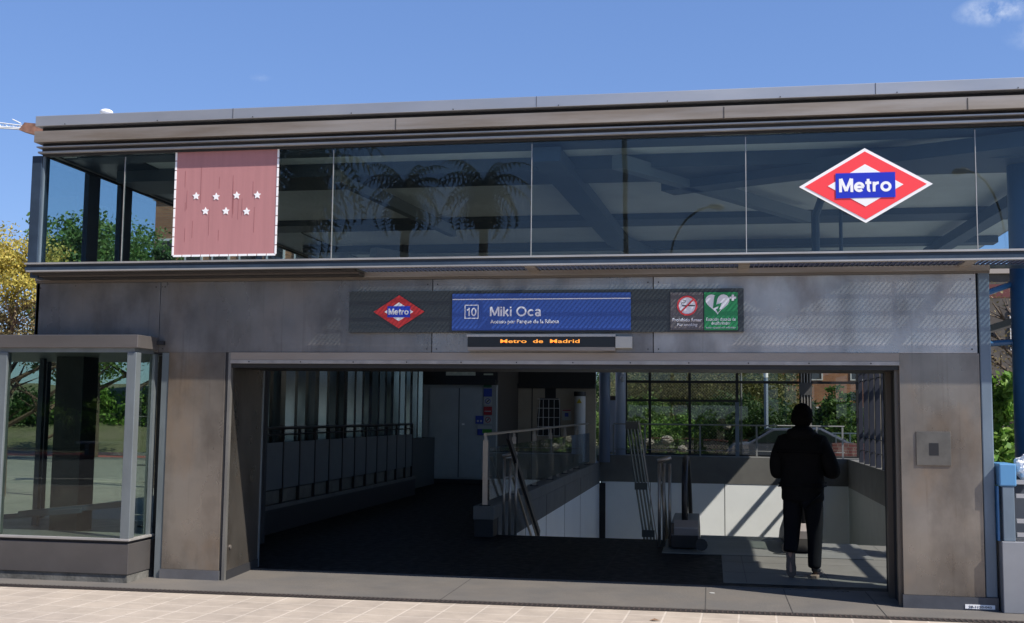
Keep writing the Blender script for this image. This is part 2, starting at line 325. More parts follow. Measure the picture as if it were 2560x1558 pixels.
def paving_mat(name, c1, c2, joint, sx, sy, rot, jw, rough=.6, off=(0, 0, 0)):
    m, nt, b = node_mat(name)
    tc = nt.nodes.new('ShaderNodeTexCoord'); mp = nt.nodes.new('ShaderNodeMapping'); mp.inputs['Rotation'].default_value = (0, 0, rot); mp.inputs['Location'].default_value = off
    nt.links.new(tc.outputs['Object'], mp.inputs[0])
    br = nt.nodes.new('ShaderNodeTexBrick'); br.offset = 0; br.squash = 1
    br.inputs['Scale'].default_value = 1; br.inputs['Brick Width'].default_value = sx; br.inputs['Row Height'].default_value = sy
    br.inputs['Mortar Size'].default_value = jw; br.inputs['Mortar Smooth'].default_value = .3
    br.inputs['Color1'].default_value = (*c1, 1); br.inputs['Color2'].default_value = (*c2, 1); br.inputs['Mortar'].default_value = (*joint, 1)
    nt.links.new(mp.outputs[0], br.inputs['Vector'])
    n = nt.nodes.new('ShaderNodeTexNoise'); n.inputs['Scale'].default_value = 3; n.inputs['Detail'].default_value = 8; n.inputs['Roughness'].default_value = .7
    nt.links.new(tc.outputs['Object'], n.inputs['Vector'])
    r = nt.nodes.new('ShaderNodeMapRange'); r.inputs[1].default_value = .3; r.inputs[2].default_value = .7; r.inputs[3].default_value = .78; r.inputs[4].default_value = 1.08
    nt.links.new(n.outputs[0], r.inputs[0])
    mu = nt.nodes.new('ShaderNodeMixRGB'); mu.blend_type = 'MULTIPLY'; mu.inputs[0].default_value = 1
    nt.links.new(br.outputs[0], mu.inputs[1]); nt.links.new(r.outputs[0], mu.inputs[2])
    sp = nt.nodes.new('ShaderNodeTexNoise'); sp.inputs['Scale'].default_value = 28; sp.inputs['Detail'].default_value = 4
    nt.links.new(tc.outputs['Object'], sp.inputs['Vector'])
    r3 = nt.nodes.new('ShaderNodeMapRange'); r3.inputs[1].default_value = .66; r3.inputs[2].default_value = .74; r3.inputs[4].default_value = .55
    nt.links.new(sp.outputs[0], r3.inputs[0])
    m3 = nt.nodes.new('ShaderNodeMixRGB'); m3.inputs[2].default_value = (c1[0]*.45, c1[1]*.42, c1[2]*.4, 1)
    nt.links.new(r3.outputs[0], m3.inputs[0]); nt.links.new(mu.outputs[0], m3.inputs[1])
    s4 = nt.nodes.new('ShaderNodeTexNoise'); s4.inputs['Scale'].default_value = 1.1; s4.inputs['Detail'].default_value = 9; s4.inputs['Roughness'].default_value = .75
    nt.links.new(tc.outputs['Object'], s4.inputs['Vector'])
    r4 = nt.nodes.new('ShaderNodeMapRange'); r4.inputs[1].default_value = .45; r4.inputs[2].default_value = .68; r4.inputs[4].default_value = .35; nt.links.new(s4.outputs[0], r4.inputs[0])
    m4 = nt.nodes.new('ShaderNodeMixRGB'); m4.inputs[2].default_value = (c1[0]*.62, c1[1]*.62, c1[2]*.66, 1); nt.links.new(r4.outputs[0], m4.inputs[0]); nt.links.new(m3.outputs[0], m4.inputs[1])
    nt.links.new(m4.outputs[0], b.inputs['Base Color']); b.inputs['Roughness'].default_value = rough
    bp = nt.nodes.new('ShaderNodeBump'); bp.inputs['Strength'].default_value = .4; bp.inputs['Distance'].default_value = .004
    nt.links.new(br.outputs['Fac'], bp.inputs['Height']); bp.invert = True
    nt.links.new(bp.outputs[0], b.inputs['Normal'])
    return m
M_PLAZA = paving_mat('beige_stone_paving', (.42, .355, .29), (.46, .39, .315), (.56, .49, .41), .31, .31, R(2.2), .010, .7, (.05, .02, 0))
M_STRIP = mat('grey_stone_strip', (.14, .125, .108), .75, col2=(.11, .103, .095), scale=1.5, bump=.15, rvar=.1)
# the drain line runs a little askew to the facade
dl = G(0, 1463); dr = G(2500, 1556)
def dy(x): return dl.y+(dr.y-dl.y)*(x-dl.x)/(dr.x-dl.x)
pz = MB(); pz.add([(-60, -13, 0), (60, -13, 0), (60, dy(60)-.06, 0), (-60, dy(-60)-.06, 0)], [(0, 1, 2, 3)])
tag(pz.build('plaza_pavement', M_PLAZA), kind='structure')
st = MB(); st.add([(-12, dy(-12)+.06, 0), (12, dy(12)+.06, 0), (12, .9, 0), (-12, .9, 0)], [(0, 1, 2, 3)])
tag(st.build('entrance_paving', M_STRIP), kind='structure')
sj = MB()
for px, py in ((1130, 1480), (1765, 1480), (1965, 1490), (2190, 1510)):
    p = G(px, py); sj.box(p.x-.004, p.x+.004, dy(p.x)+.035, .85, .0005, .0035)
tag(sj.build('paving_joints', mat('joint_dark', (.07, .065, .06), .9)), kind='structure')
sd = MB(); sd.add([(4.6, .9, 0), (30, .9, 0), (30, 24, 0), (4.6, 24, 0)], [(0, 1, 2, 3)])
sd.add([(-70, .9, 0), (-7.3, .9, 0), (-7.3, 24, 0), (-70, 24, 0)], [(0, 1, 2, 3)])
tag(sd.build('side_pavement', mat('side_paving', (.30, .28, .25), .8, var=.25, scale=1.2)), kind='structure')
lr = MB(); lr.add([(-60, 13.2, .004), (-7.4, 13.2, .004), (-7.4, 14.0, .004), (-60, 14.0, .004)], [(0, 1, 2, 3)])
tag(lr.build('kerb_band', mat('pale_band', (.42, .38, .32), .8, var=.2, scale=2)), kind='structure')
lr = MB(); lr.add([(-80, 24.05, -.02), (-9, 24.05, -.02), (-9, 34, -.02), (-80, 34, -.02)], [(0, 1, 2, 3)])
tag(lr.build('side_road', mat('asphalt_side', (.16, .16, .16), .9, var=.2, scale=2)), kind='structure')
lr = MB(); lr.add([(-80, 26, -.015), (-15, 26, -.015), (-15, 27.6, -.015), (-80, 27.6, -.015)], [(0, 1, 2, 3)])
tag(lr.build('red_lane', mat('red_path', (.36, .10, .09), .8)), kind='structure')
dg_ = thing('drain_channel', 'long rusty brown slotted drain grate between pale plaza tiles and grey entrance strip', 'drain', (0, dy(0), 0))
d1 = MB(); X = -14.0
while X < 8:
    y = dy(X); d1.add([(X, y-.07, .005), (X+.016, y-.07, .005), (X+.016, y+.07, .005), (X, y+.07, .005)], [(0, 1, 2, 3)]); X += .045
d1.build('grate_bars', mat('rusty_iron', (.055, .038, .033), .8, var=.4, scale=9), dg_)
d2 = MB(); d2.add([(-14, dy(-14)-.078, .0015), (8, dy(8)-.078, .0015), (8, dy(8)+.078, .0015), (-14, dy(-14)+.078, .0015)], [(0, 1, 2, 3)])
for s_ in (-1, 1): d2.add([(-14, dy(-14)+s_*.078-.004, .006), (8, dy(8)+s_*.078-.004, .006), (8, dy(8)+s_*.078+.004, .006), (-14, dy(-14)+s_*.078+.004, .006)], [(0, 1, 2, 3)])
d2.build('channel', mat('drain_dark', (.012, .009, .008), .9), dg_)
# road and things behind the viewer (seen mirrored in the glass)
rd = MB(); rd.add([(-200, -27, -.12), (200, -27, -.12), (200, -13.2, -.12), (-200, -13.2, -.12)], [(0, 1, 2, 3)])
tag(rd.build('road', mat('asphalt', (.11, .11, .11), .9, var=.2, scale=2)), kind='structure')
kb = MB(); kb.box(-200, 200, -13.2, -13, -.14, .004); tag(kb.build('kerb', mat('kerb_stone', (.42, .40, .36), .8)), kind='structure')
lk = MB(); lk.add([(-200, -17, -.116), (200, -17, -.116), (200, -16.7, -.116), (-200, -16.7, -.116)], [(0, 1, 2, 3)])
tag(lk.build('road_marking', mat('road_paint', (.6, .58, .5), .7)), kind='structure')
bl = MB(); bl.box(-200, 200, -30, -27, -.14, -.02); tag(bl.build('cycle_path', mat('red_path', (.36, .10, .09), .8)), kind='structure')

# ------------------------------------------------------------------ station building
ST = thing('metro_station', 'low dark metal and glass metro station entrance with long flat roof', 'station building', (-2, 0, 0))
XL, XR_, XU = -7.02, 2.40, 4.25       # lower left, lower right, upper right end
YF = 20.4
GY = -.30
# roof slab and stepped cornice
MB().box(-6.80, XU, -.33, YF+.1, 4.40, 4.58).build('roof', mat('roof_grey', (.3, .3, .31), .7), ST)
MB().box(-6.835, XU+.06, -.44, YF+.15, 4.588, 4.695).build('roof_fascia', M_FASCIA, ST, bevel=.004)
fl = MB()
for (z0, z1, p, mm, nm) in ((4.540, 4.5875, -.35, M_DARK, 'cornice_recess'), (4.425, 4.5395, -.425, M_BEIGE, 'cornice_band'), (4.387, 4.4215, -.34, M_DARK, 'cornice_recess'),
                        (4.374, 4.3865, -.40, M_LTRIM, 'cornice_trim'), (4.337, 4.3735, -.345, mat('dark_brown_profile', (.06, .055, .05), .5, .3), 'cornice_recess'), (4.318, 4.3365, -.385, M_LTRIM, 'cornice_trim'), (4.296, 4.3175, -.34, M_DARK, 'cornice_recess')):
    b = MB(); xo = -p-.34
    b.box(-6.80-xo*.6, XU+xo, p, -.27, z0, z1); b.box(-6.80-xo*.6, -6.77, -.27, YF, z0, z1)
    b.build(nm, mm, ST)
sm = MB()
for px in (990, 1810, 2420): MB().box(F(px, 300, -.42).x-.004, F(px, 300, -.42).x+.004, -.428, -.42, 4.424, 4.53).build('cladding_seam', mat('seam_dark', (.05, .045, .04), .7), ST)
for px in (583, 1341, 2190): MB().box(F(px, 270, -.44).x-.002, F(px, 270, -.44).x+.002, -.443, -.43, 4.59, 4.694).build('cladding_seam', mat('seam_dark', (.05, .045, .04), .7), ST)
bo = MB(); xx = -6.5
while xx < 4: MB().tube([(xx, -.446, 4.60), (xx, -.438, 4.60)], .006, 6).build('fixing', M_DARK, ST); xx += 1.02
# ceiling and beams
MB().box(-6.78, XU-.1, -.25, YF-.1, 4.352, 4.395).build('ceiling', M_CEIL, ST)
for (yb, wd, dp) in ((-.05, .3, .05), (.95, .7, .14), (4.25, .55, .08), (6.5, .3, .10), (8.8, .3, .12), (11.5, .3, .14), (15, .3, .14)):
    MB().box(-6.5, XU-.12, yb-wd/2, yb+wd/2, 4.35-dp, 4.3515).build('ceiling_beam', M_BEAM, ST)
for (a, b, wd) in (((-1.55, -.2), (-1.3, 5.2), .28), ((-1.3, 5.2), (-.3, 9.8), .25), ((-3.9, .5), (-3.5, 4.2), .1), ((1.2, 3.6), (-.9, .2), .12), ((-.45, 1.5), (2.9, -.15), .30), ((3.3, 7), (3.5, 2), .2), ((-5.2, 6), (-3.4, 9), .15)):
    MB().beam((a[0], a[1], 4.19), (b[0], b[1], 4.19), wd, .14).build('roof_brace', M_BEAM if wd > .15 else mat('grey_brace', (.16, .18, .19), .5), ST)
pd = MB()
pd.tube([(1.15, 1.9, 3.2), (1.15, 1.9, 3.9), (1.22, 1.9, 4.1), (1.4, 1.85, 4.2), (1.7, 1.8, 4.22)], .045, 8)
pd.tube([(1.42, 1.9, 3.2), (1.42, 1.9, 4.0), (1.5, 1.88, 4.12), (1.75, 1.85, 4.16)], .02, 8)
pd.build('duct_pipe', M_BEAM, ST)
# suspended trays under the ceiling
MB().box(-1.5, 2.0, 6.9, 7.4, 3.9, 4.05).build('cable_tray', mat('tray_grey', (.2, .22, .23), .5, .4), ST)
MB().box(.3, 1.9, 5.9, 6.5, 3.86, 4.1).build('ventilation_box', M_BEAM, ST)
# left side beams and columns
MB().box(-6.90, -6.80, GY+.1, YF, 4.345, 4.399).build('side_beam', M_NAVY, ST)
MB().box(-6.76, -6.0, GY+.3, YF, 4.335, 4.3515).build('side_beam', M_NAVY, ST)
def YX(px, py, X):
    q = pxdir(px, py); return q[1]*X/q[0]+CAM[1]
for (y0, y1) in ((YX(221, 500, -6.82), YX(250, 500, -6.82)), (YX(303, 500, -6.82), YX(331, 500, -6.82)), (5.2, 5.5), (9.2, 9.5), (13.2, 13.5)):
    MB().box(-6.88, -6.82, y0, y1, 3.05, 4.344).build('column', M_NAVY, ST, bevel=.006)
# upper glazing
MB().box(-6.91, -6.80, GY-.05, GY+.10, 3.18, 4.30).build('corner_post', M_NAVY, ST, bevel=.005)
MB().box(-6.80, -6.785, GY-.03, GY+.0, 3.18, 4.30).build('post_edge', M_BGREY, ST)
mull = [F(x, y, GY).x for x, y in ((310, 500), (832, 500), (1329, 500), (1865, 480), (2440, 460))]
edges = [-6.785]+mull+[XU-.06]
for a, b in zip(edges[:-1], edges[1:]):
    MB().box(a+.004, b-.004, GY-.006, GY+.006, 3.18, 4.295).build('glass_pane', M_GLASS_U, ST)
for x in mull: MB().box(x-.0035, x+.0035, GY-.009, GY+.009, 3.18, 4.27).build('glass_joint', M_LTRIM, ST)
for (a, b) in ((-.1, 5.3), (5.31, 10.3), (10.31, 15.3), (15.31, 20.2)):
    MB().box(-6.90, -6.89, a, b, 3.18, 4.344).build('side_glass', M_GLASS_C, ST)
# ledge under the glazing
MB().box(-6.90, XU+.1, -.40, -.315, 3.098, 3.132).build('ledge', M_NAVY, ST)
MB().box(-6.895, XU+.09, -.385, -.312, 3.1325, 3.158).build('ledge', mat('dark_blue_ledge', (.05, .06, .075), .4, .3), ST)
MB().box(-6.90, XU+.1, -.412, -.31, 3.1585, 3.176).build('ledge_trim', M_LTRIM, ST)
MB().box(-6.88, XU+.1, -.41, -.34, 3.083, 3.0975).build('ledge_trim', M_LTRIM, ST)
MB().box(-6.93, -6.84, -.26, YF, 3.04, 3.17).build('side_ledge', M_NAVY, ST)
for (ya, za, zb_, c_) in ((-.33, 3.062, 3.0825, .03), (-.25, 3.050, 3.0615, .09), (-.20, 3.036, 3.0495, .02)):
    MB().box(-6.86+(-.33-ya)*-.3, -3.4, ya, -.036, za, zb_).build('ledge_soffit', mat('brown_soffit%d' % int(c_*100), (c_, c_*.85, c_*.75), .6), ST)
MB().box(2.401, XU, .0, .25, 3.085, 3.0975).build('ledge_soffit', M_NAVY, ST)
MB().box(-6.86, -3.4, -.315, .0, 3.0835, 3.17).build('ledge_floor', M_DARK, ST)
gs = MB(); x = -3.38
while x < 4.1:
    gs.box(x, x+.010, -.31, -.01, 3.084, 3.096); x += .045
for y in (-.29, -.23, -.17, -.11, -.05): gs.box(-3.4, 4.15, y-.007, y+.007, 3.0965, 3.101)
tag(gs.build('grating', mat('vent_slat', (.10, .11, .17), .5, .3), ST), kind='stuff')
for px in (850, 1330, 1860, 2420):
    xx = F(px, 675, -.2).x; MB().box(xx-.05, xx+.05, -.33, -.02, 3.072, 3.0945).build('soffit_bracket', M_BEIGE, ST)
MB().box(XL, XR_+.1, -.035, .0, 3.035, 3.0845).build('soffit_trim', M_BEIGE, ST)
MB().box(XL, XR_+.1, -.02, .0, 3.012, 3.0345).build('soffit_trim', mat('brown_trim', (.16, .135, .11), .5, .4), ST)
# facade cladding panels
sx = [XL, -5.593, -2.697, -.534 + .85, 2.385]
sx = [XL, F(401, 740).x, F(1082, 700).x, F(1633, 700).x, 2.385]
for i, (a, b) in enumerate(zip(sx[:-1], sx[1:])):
    MB().box(a+.004, b-.004, 0, .10, 2.285, 3.011).build('cladding_panel', (M_STEEL, M_STEEL, steel_mat('sunlit_tone_steel', 1.3, .4) if i == 2 else None, steel_mat('bright_sunlit_steel', 1.9, .25, (1, .99, .97)) if i == 3 else None)[i], ST, bevel=.003)  # paler steel on the right panels puts the sun's brightness into the colour
for (a, b) in zip(sx[:-1], sx[1:]):
    for xx in (a+.05, b-.05):
        for zz in (2.32, 2.96): MB().tube([(xx, -.004, zz), (xx, .002, zz)], .007, 6).build('rivet', M_DARK, ST)
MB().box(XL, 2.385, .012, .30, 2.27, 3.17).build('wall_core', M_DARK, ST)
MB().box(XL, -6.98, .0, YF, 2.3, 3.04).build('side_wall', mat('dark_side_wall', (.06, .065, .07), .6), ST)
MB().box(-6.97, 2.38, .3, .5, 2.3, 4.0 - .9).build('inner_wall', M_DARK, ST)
# lintel
MB().box(-4.80, 1.70, -.012, .9, 2.205, 2.2835).build('lintel', mat('beige_lintel', (.36, .32, .28), .5, .35, col2=(.26, .215, .17), scale=1.4, stretch=(.25, 1, 1)), ST)
MB().box(-4.80, 1.70, -.018, .02, 2.172, 2.2045).build('lintel_trim', mat('lintel_edge', (.42, .39, .36), .45, .5, var=.3, scale=5), ST)
MB().box(-4.80, 1.70, .02, .9, 2.13, 2.204).build('shutter_housing', M_BLACK, ST)
bo = MB(); xx = -4.6
while xx < 1.6: MB().tube([(xx, -.022, 2.188), (xx, -.016, 2.188)], .007, 6).build('fixing', M_DARK, ST); xx += .55
# left pillar with jamb
MB().box(-5.48, -4.86, 0, .16, .095, 2.2845).build('pillar_panel', M_STEELP, ST, bevel=.003)
MB().box(-5.49, -4.852, -.012, .16, 0.0, .094).build('pillar_base', mat('base_steel', (.20, .20, .21), .5, .6, var=.2), ST)
MB().box(-5.56, -5.485, .01, .2, .0, 2.28).build('pillar_trim', M_POSTG, ST)
MB().box(-4.856, -4.83, .008, .04, .0, 2.283).build('pillar_trim', M_DARK, ST)
MB().box(-4.829, -4.800, .0, .05, .0, 2.283).build('jamb_trim', mat('dull_trim', (.24, .23, .21), .45, .5, var=.3, scale=5, stretch=(1, 1, .3)), ST)
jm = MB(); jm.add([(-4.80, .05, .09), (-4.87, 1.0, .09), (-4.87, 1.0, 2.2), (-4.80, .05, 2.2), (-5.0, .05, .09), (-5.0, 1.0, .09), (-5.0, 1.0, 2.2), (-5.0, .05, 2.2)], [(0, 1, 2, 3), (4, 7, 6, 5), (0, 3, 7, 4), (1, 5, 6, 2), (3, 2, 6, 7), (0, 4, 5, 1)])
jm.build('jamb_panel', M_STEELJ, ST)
jm = MB(); jm.add([(-4.795, .05, .0), (-4.862, 1.0, .0), (-4.862, 1.0, .089), (-4.795, .05, .089), (-5.0, .05, .0), (-5.0, 1.0, .0), (-5.0, 1.0, .089), (-5.0, .05, .089)], [(0, 1, 2, 3), (4, 7, 6, 5), (0, 3, 7, 4), (1, 5, 6, 2), (3, 2, 6, 7), (0, 4, 5, 1)])
jm.build('pillar_base', M_DARK, ST)
MB().box(-4.885, -4.862, 1.0, 1.03, 0, 2.2).build('jamb_trim', M_POSTG, ST)
MB().tube([(-4.815, .12, .32), (-4.79, .12, .32)], .02, 8).build('lock', M_STST, ST)
# right pillar
MB().box(1.70, 2.395, 0, .22, .115, 2.2845).build('pillar_panel', M_STEELP, ST, bevel=.003)
MB().box(1.692, 2.50, -.012, .22, 0.0, .114).build('pillar_base', mat('base_steel_dark', (.12, .125, .14), .5, .6, var=.25), ST)
MB().box(1.70, 2.40, .22, 1.0, 0, 2.28).build('pillar_core', M_DARK, ST)
MB().box(1.665, 1.70, .06, .12, .0, 2.16).build('jamb_trim', mat('bronze_trim', (.14, .12, .10), .4, .6), ST)
MB().box(1.65, 1.70, .5, .58, .0, 2.16).build('jamb_trim', mat('bronze_trim', (.14, .12, .10), .4, .6), ST)
MB().box(2.40, 2.498, -.004, .10, .115, 3.03).build('end_post', M_BGREY, ST, bevel=.01)
lp = MB(); a = F(2412, 1517); b = F(2487, 1532); lp.box(a.x, b.x, -.018, -.013, .015, .052)
lpo = lp.build('number_plate', M_WHITE, None); tag(lpo, 'small white plate with black print at the foot of the right pillar', 'plate')
text('28-1120-043', a.x+.03, b.x-.03, .024, .042, -.020, M_DARK, lpo)
# hall floor around the pit
PX0, PX1, PY0, PY1 = -2.95, 3.5, 4.9, 19.5
fm = MB()
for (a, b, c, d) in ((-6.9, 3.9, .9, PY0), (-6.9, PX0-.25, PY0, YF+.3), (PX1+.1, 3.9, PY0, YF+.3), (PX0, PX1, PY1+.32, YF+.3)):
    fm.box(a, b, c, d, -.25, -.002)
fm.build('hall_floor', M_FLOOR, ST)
MB().box(.12, 3.3, 1.1, PY0+.02, .0005, .003).build('floor_landing', mat('grey_landing_stone', (.14, .14, .127), .6, var=.15, scale=2, bump=.05), ST)
lj = MB()
for y in (1.9, 2.75, 3.35): lj.box(.14, 3.2, y, y+.008, .0035, .0045)
for x in (.35, 1.2, 2.1): lj.box(x, x+.008, 1.15, 4.85, .0047, .0055)
lj.build('floor_joints', mat('joint_grey', (.1, .1, .1), .8), ST)
MB().box(-.6, 1.9, 3.35, PY0+.04, .006, .012).build('landing_plate', mat('landing_steel', (.20, .21, .20), .5, .3, var=.15), ST)
fj = MB()
for k in range(9): fj.box(-4.9+.75*k if k < 6 else -5.6, (-4.9+.75*k if k < 6 else -5.6)+.006, 1.05, 4.8, -.0015, -.0005) if k < 6 else None
for y in (1.8, 2.55, 3.3, 4.05): fj.box(-5.9, -.6, y, y+.006, -.0004, .0)
fj.build('floor_joints', mat('joint_floor', (.035, .034, .032), .7), ST)
# pit walls
def wallx(x, y0, y1, s, top):
    MB().box(x, x-s*.42, y0, y1, .0, top).build('pit_parapet', M_CONC, ST, bevel=.01)
    MB().box(x+s*.03, x-s*.2, y0+.2, y1, -.14, -.001).build('pit_band', M_CONC, ST)
    MB().box(x+.0, x-s*.2, y0+.2, y1, -5, -.141).build('pit_wall', M_PANEL_W, ST)
MB().box(PX0-.26, PX0, 4.55, YF, .0, .235).build('pit_parapet', mat('dark_plinth', (.009, .009, .010), .6), ST)
MB().box(PX0-.28, PX0+.01, 4.53, YF, .2355, .42).build('pit_parapet', M_CONC, ST, bevel=.01)
MB().box(PX0-.2, PX0+.008, PY0, PY1, -.14, .235).build('pit_band', M_CONC, ST)
MB().box(PX0-.2, PX0, PY0, PY1, -5, -.141).build('pit_wall', M_PANEL_W, ST)
MB().box(PX0, PX1, PY1, PY1+.3, -.10, .60).build('pit_band', M_CONC, ST)
MB().box(PX0+.06, PX1, PY1+.01, PY1+.3, -5, -.101).build('pit_wall', M_PANEL_W, ST)
MB().box(PX1, PX1+.3, PY0, PY1, -.12, .60).build('pit_band', M_CONC, ST)
MB().box(PX1, PX1+.3, PY0, PY1, -5, -.121).build('pit_wall', mat('green_grey_panel', (.26, .29, .27), .5, var=.1), ST)
MB().box(-3, 3.6, 4.9, 20, -5.3, -5.0).build('pit_floor', M_CONC, ST)
MB().box(PX0, 3.5, PY0+.0, PY0+.25, -5, -.252).build('pit_wall', M_CONC, ST)
JB = []
for y in (7.3, 9.6, 12.2, 15): JB += [(PX0+.0005, PX0+.003, y, y+.02, -5, -.142), (PX0+.0085, PX0+.011, y, y+.015, -.138, .23)]
for x in (-1.6, .35, 2.0): JB.append((x, x+.015, PY1+.007, PY1+.0095, -5, -.102))
JB += [(PX0+.001, PX0+.16, PY1-.02, PY1+.008, -5, -.14), (PX0+.161, -.9, PY1+.0, PY1+.009, -2.2, -1.75)]
for b in JB: MB().box(*b).build('panel_joint', mat('joint_black', (.02, .02, .02), .8), ST)
# pit steps
sp = MB()
for i in range(26): sp.box(PX0+.02, -.72, PY0+.25+i*.3, PY0+.55+i*.3, -.18*(i+1)-.3, -.18*(i+1)+.0)
sp.build('steps', mat('step_stone', (.12, .12, .115), .6), ST)
# glazed wall at the far end
gf = MB(); GX = [-2.316, -1.653, -.564, .712]
for x in GX: gf.box(x-.035, x+.035, YF-.03, YF+.05, .6, 4.3)
gf.box(3.84, 3.9, YF-.03, YF+.05, .6, 4.3)
gf.box(-2.28, 3.84, YF-.025, YF+.045, 2.98, 3.06); gf.box(-2.28, 3.84, YF-.025, YF+.045, 2.57, 2.64)
gf.box(-2.28, .68, YF-.025, YF+.045, 2.06, 2.12); gf.box(-2.28, 3.84, YF-.025, YF+.045, .55, .64)
gf.box(-2.28, 3.84, YF-.025, YF+.045, 3.6, 3.7)
gf.build('window_grid', M_BLACK, ST)
MB().box(.66, .76, YF-.1, YF-.035, .6, 2.06).build('grid_post', M_BGREY, ST)
MB().box(-2.28, 3.84, YF+.02, YF+.03, .64, 4.3).build('rear_glass', glass_mat('rear_tinted_glass', (.72, .74, .71), .03), ST)
MB().box(PX0-.1, 3.9, PY1+.301, YF, .0, .60).build('rear_sill', M_CONC, ST)
# ribbed column made of tubes with plates
rc = MB()
for dx in (-.11, -.04, .04, .11): rc.tube([(2.49+dx, 19.9, 0), (2.49+dx, 19.9, 4.35)], .026, 8)
rc.build('tube_column', mat('column_tube', (.20, .19, .17), .4, .5), ST)
for z in (.9, 2.26, 3.6): MB().box(2.33, 2.65, 19.86, 19.94, z, z+.32).build('column_plate', mat('column_plate', (.07, .07, .07), .5), ST)
MB().box(2.33, 2.65, 19.95, 19.98, .6, 4.35).build('column_back', M_DARK, ST)
# leaning strut of four tubes
st_ = MB(); ta = F(1578, 1052, 9).copy(); ba = F(1622, 1342, 9).copy(); dirv = (ba-ta)*1.35; ba = ta+dirv
for dx in (-.085, -.03, .03, .085): st_.tube([(ta.x+dx, 9, ta.z), (ba.x+dx, 9, ba.z)], .018, 8)
st_.build('leaning_strut', mat('strut_tube', (.20, .19, .15), .4, .5), ST)
for t in (.03, .42, .72): c = ta+dirv*t; MB().box(c.x-.11, c.x+.11, 8.96, 8.985, c.z-.06, c.z+.06).build('strut_plate', mat('strut_plate', (.10, .095, .08), .5, .3), ST)
MB().beam((ta.x+.13, 9.05, ta.z-.0), (ba.x+.13, 9.05, ba.z), .02, .02).build('strut_rail', M_STST, ST)
# round blue columns
MB().tube([(-2.80, 19.3, .42), (-2.80, 19.3, 4.35)], .15, 20).build('round_column', mat('slate_blue_column', (.13, .18, .27), .35), ST, smooth=True)
MB().tube([(-2.42, 19.9, .6), (-2.42, 19.9, 4.35)], .14, 20).build('round_column', mat('pale_column', (.36, .42, .52), .35), ST, smooth=True)
MB().box(-2.95, -2.55, 20.15, 20.2, .66, 2.08).build('frosted_panel', mat('frosted_panel', (.55, .6, .68), .3), ST)
MB().box(-3.0, -2.5, 20.12, 20.2, 2.085, 2.2).build('panel_head', mat('brown_head', (.09, .06, .045), .6), ST)
for (x, y) in ((3.1, 1.0), (4.3, 6.0), (4.3, 10.5), (4.3, 15.0), (4.3, 19.8)):
    MB().tube([(x, y, 0), (x, y, 4.36)], .17 if y < 2 else .07, 24).build('round_column', M_BLUE, ST, smooth=True)
MB().tube([(2.5, .8, 2.86), (2.93, 1.0, 3.02)], .03, 8).build('blue_strut', M_BLUE, ST)
MB().tube([(2.5, 1.0, 2.42), (2.93, 1.0, 2.45)], .03, 8).build('blue_strut', M_BLUE, ST)
# right side rails running along the hall
MB().box(4.30, 4.40, .3, YF, 3.05, 3.15).build('side_ledge', M_NAVY, ST)
MB().box(4.32, 4.38, .3, YF, 2.12, 2.20).build('side_rail', M_BLUE, ST)
# back-left rooms
BW = 15.5; BV = 18.6
bx0 = -6.9
def fx(px, Y=BW): return F(px, 1050, Y).x
MB().box(bx0, fx(1240), BW, BW+.2, 0, 2.36).build('back_wall', mat('grey_back_wall_b', (.34, .37, .38), .6, var=.12, scale=1.2), ST)
MB().box(fx(1240)-.15, fx(1240)-.001, BW+.201, BV, 0, 4.35).build('return_wall', mat('dark_pilaster', (.07, .06, .05), .6), ST)
MB().box(fx(1240)-.9, -2.98, BV, BV+.2, 0, 2.3605).build('back_wall', mat('beige_back_wall_b', (.42, .36, .28), .65, var=.18, scale=1.5), ST)
MB().box(fx(1074), fx(1207), BW-.03, BW-.002, .16, 2.28).build('double_door', mat('grey_door', (.36, .40, .42), .5, var=.1), ST)
MB().box(fx(1148)-.010, fx(1148)+.010, BW-.035, BW-.031, .16, 2.28).build('door_gap', M_DARK, ST)
MB().box(bx0, fx(1240), BW-.04, BW-.004, .0, .12).build('skirting', M_DARK, ST)
MB().box(fx(1156), fx(1160)+.02, BW-.06, BW-.031, 1.40, 1.44).build('door_handle', M_WHITE, ST)
MB().box(fx(1330, BV)-.012, fx(1330, BV)+.012, BV-.012, BV-.001, .0, 2.36).build('wall_joint', M_DARK, ST)
for (a_, b_, Y_) in ((bx0, fx(1240), BW), (fx(1240)-.9, -2.98, BV)):
    MB().box(a_, b_, Y_-.15, Y_+.2, 2.361, 2.48).build('room_lintel', M_BLACK, ST)
    MB().box(a_, b_, Y_, Y_+.2, 2.98, 4.35).build('back_wall', M_DARK, ST)
    MB().box(a_, b_, Y_-.10, Y_-.06, 2.80, 2.979).build('room_lintel', M_BLACK, ST)
    MB().box(a_, b_, Y_+.05, Y_+.2, 2.481, 2.9795).build('transom_back', M_BLACK, ST)
for px0, px1, py0, py1, Y_ in ((1115, 1188, 915, 939, BW), (1203, 1245, 915, 922, BW), (1270, 1328, 915, 922, BV), (1209, 1232, 934, 938, BW), (1475, 1483, 917, 931, BV)):
    a = F(px0, py0, Y_); b = F(px1, py1, Y_)
    MB().box(a.x, b.x, Y_+.01, Y_+.03, b.z, a.z).build('transom_window', mat('transom_pale', (.6, .62, .5), .4, col2=(.4, .43, .33), scale=6), ST)
a = F(1352, 995, BV); b = F(1400, 1090, BV)
gw = MB(); gw.prism_y([(a.x-.02, a.z), (b.x-.05, a.z), (b.x-.0, a.z-.45), (b.x+.02, b.z), (a.x-.08, b.z), (a.x-.09, a.z-.5)], BV-.014, BV-.003)
gw.build('window_opening', M_DARK, ST)
MB().box(F(1363, 950, BV).x, F(1390, 950, BV).x, BV-.012, BV-.002, a.z+.001, 2.36).build('window_opening', M_DARK, ST)
gg = MB()
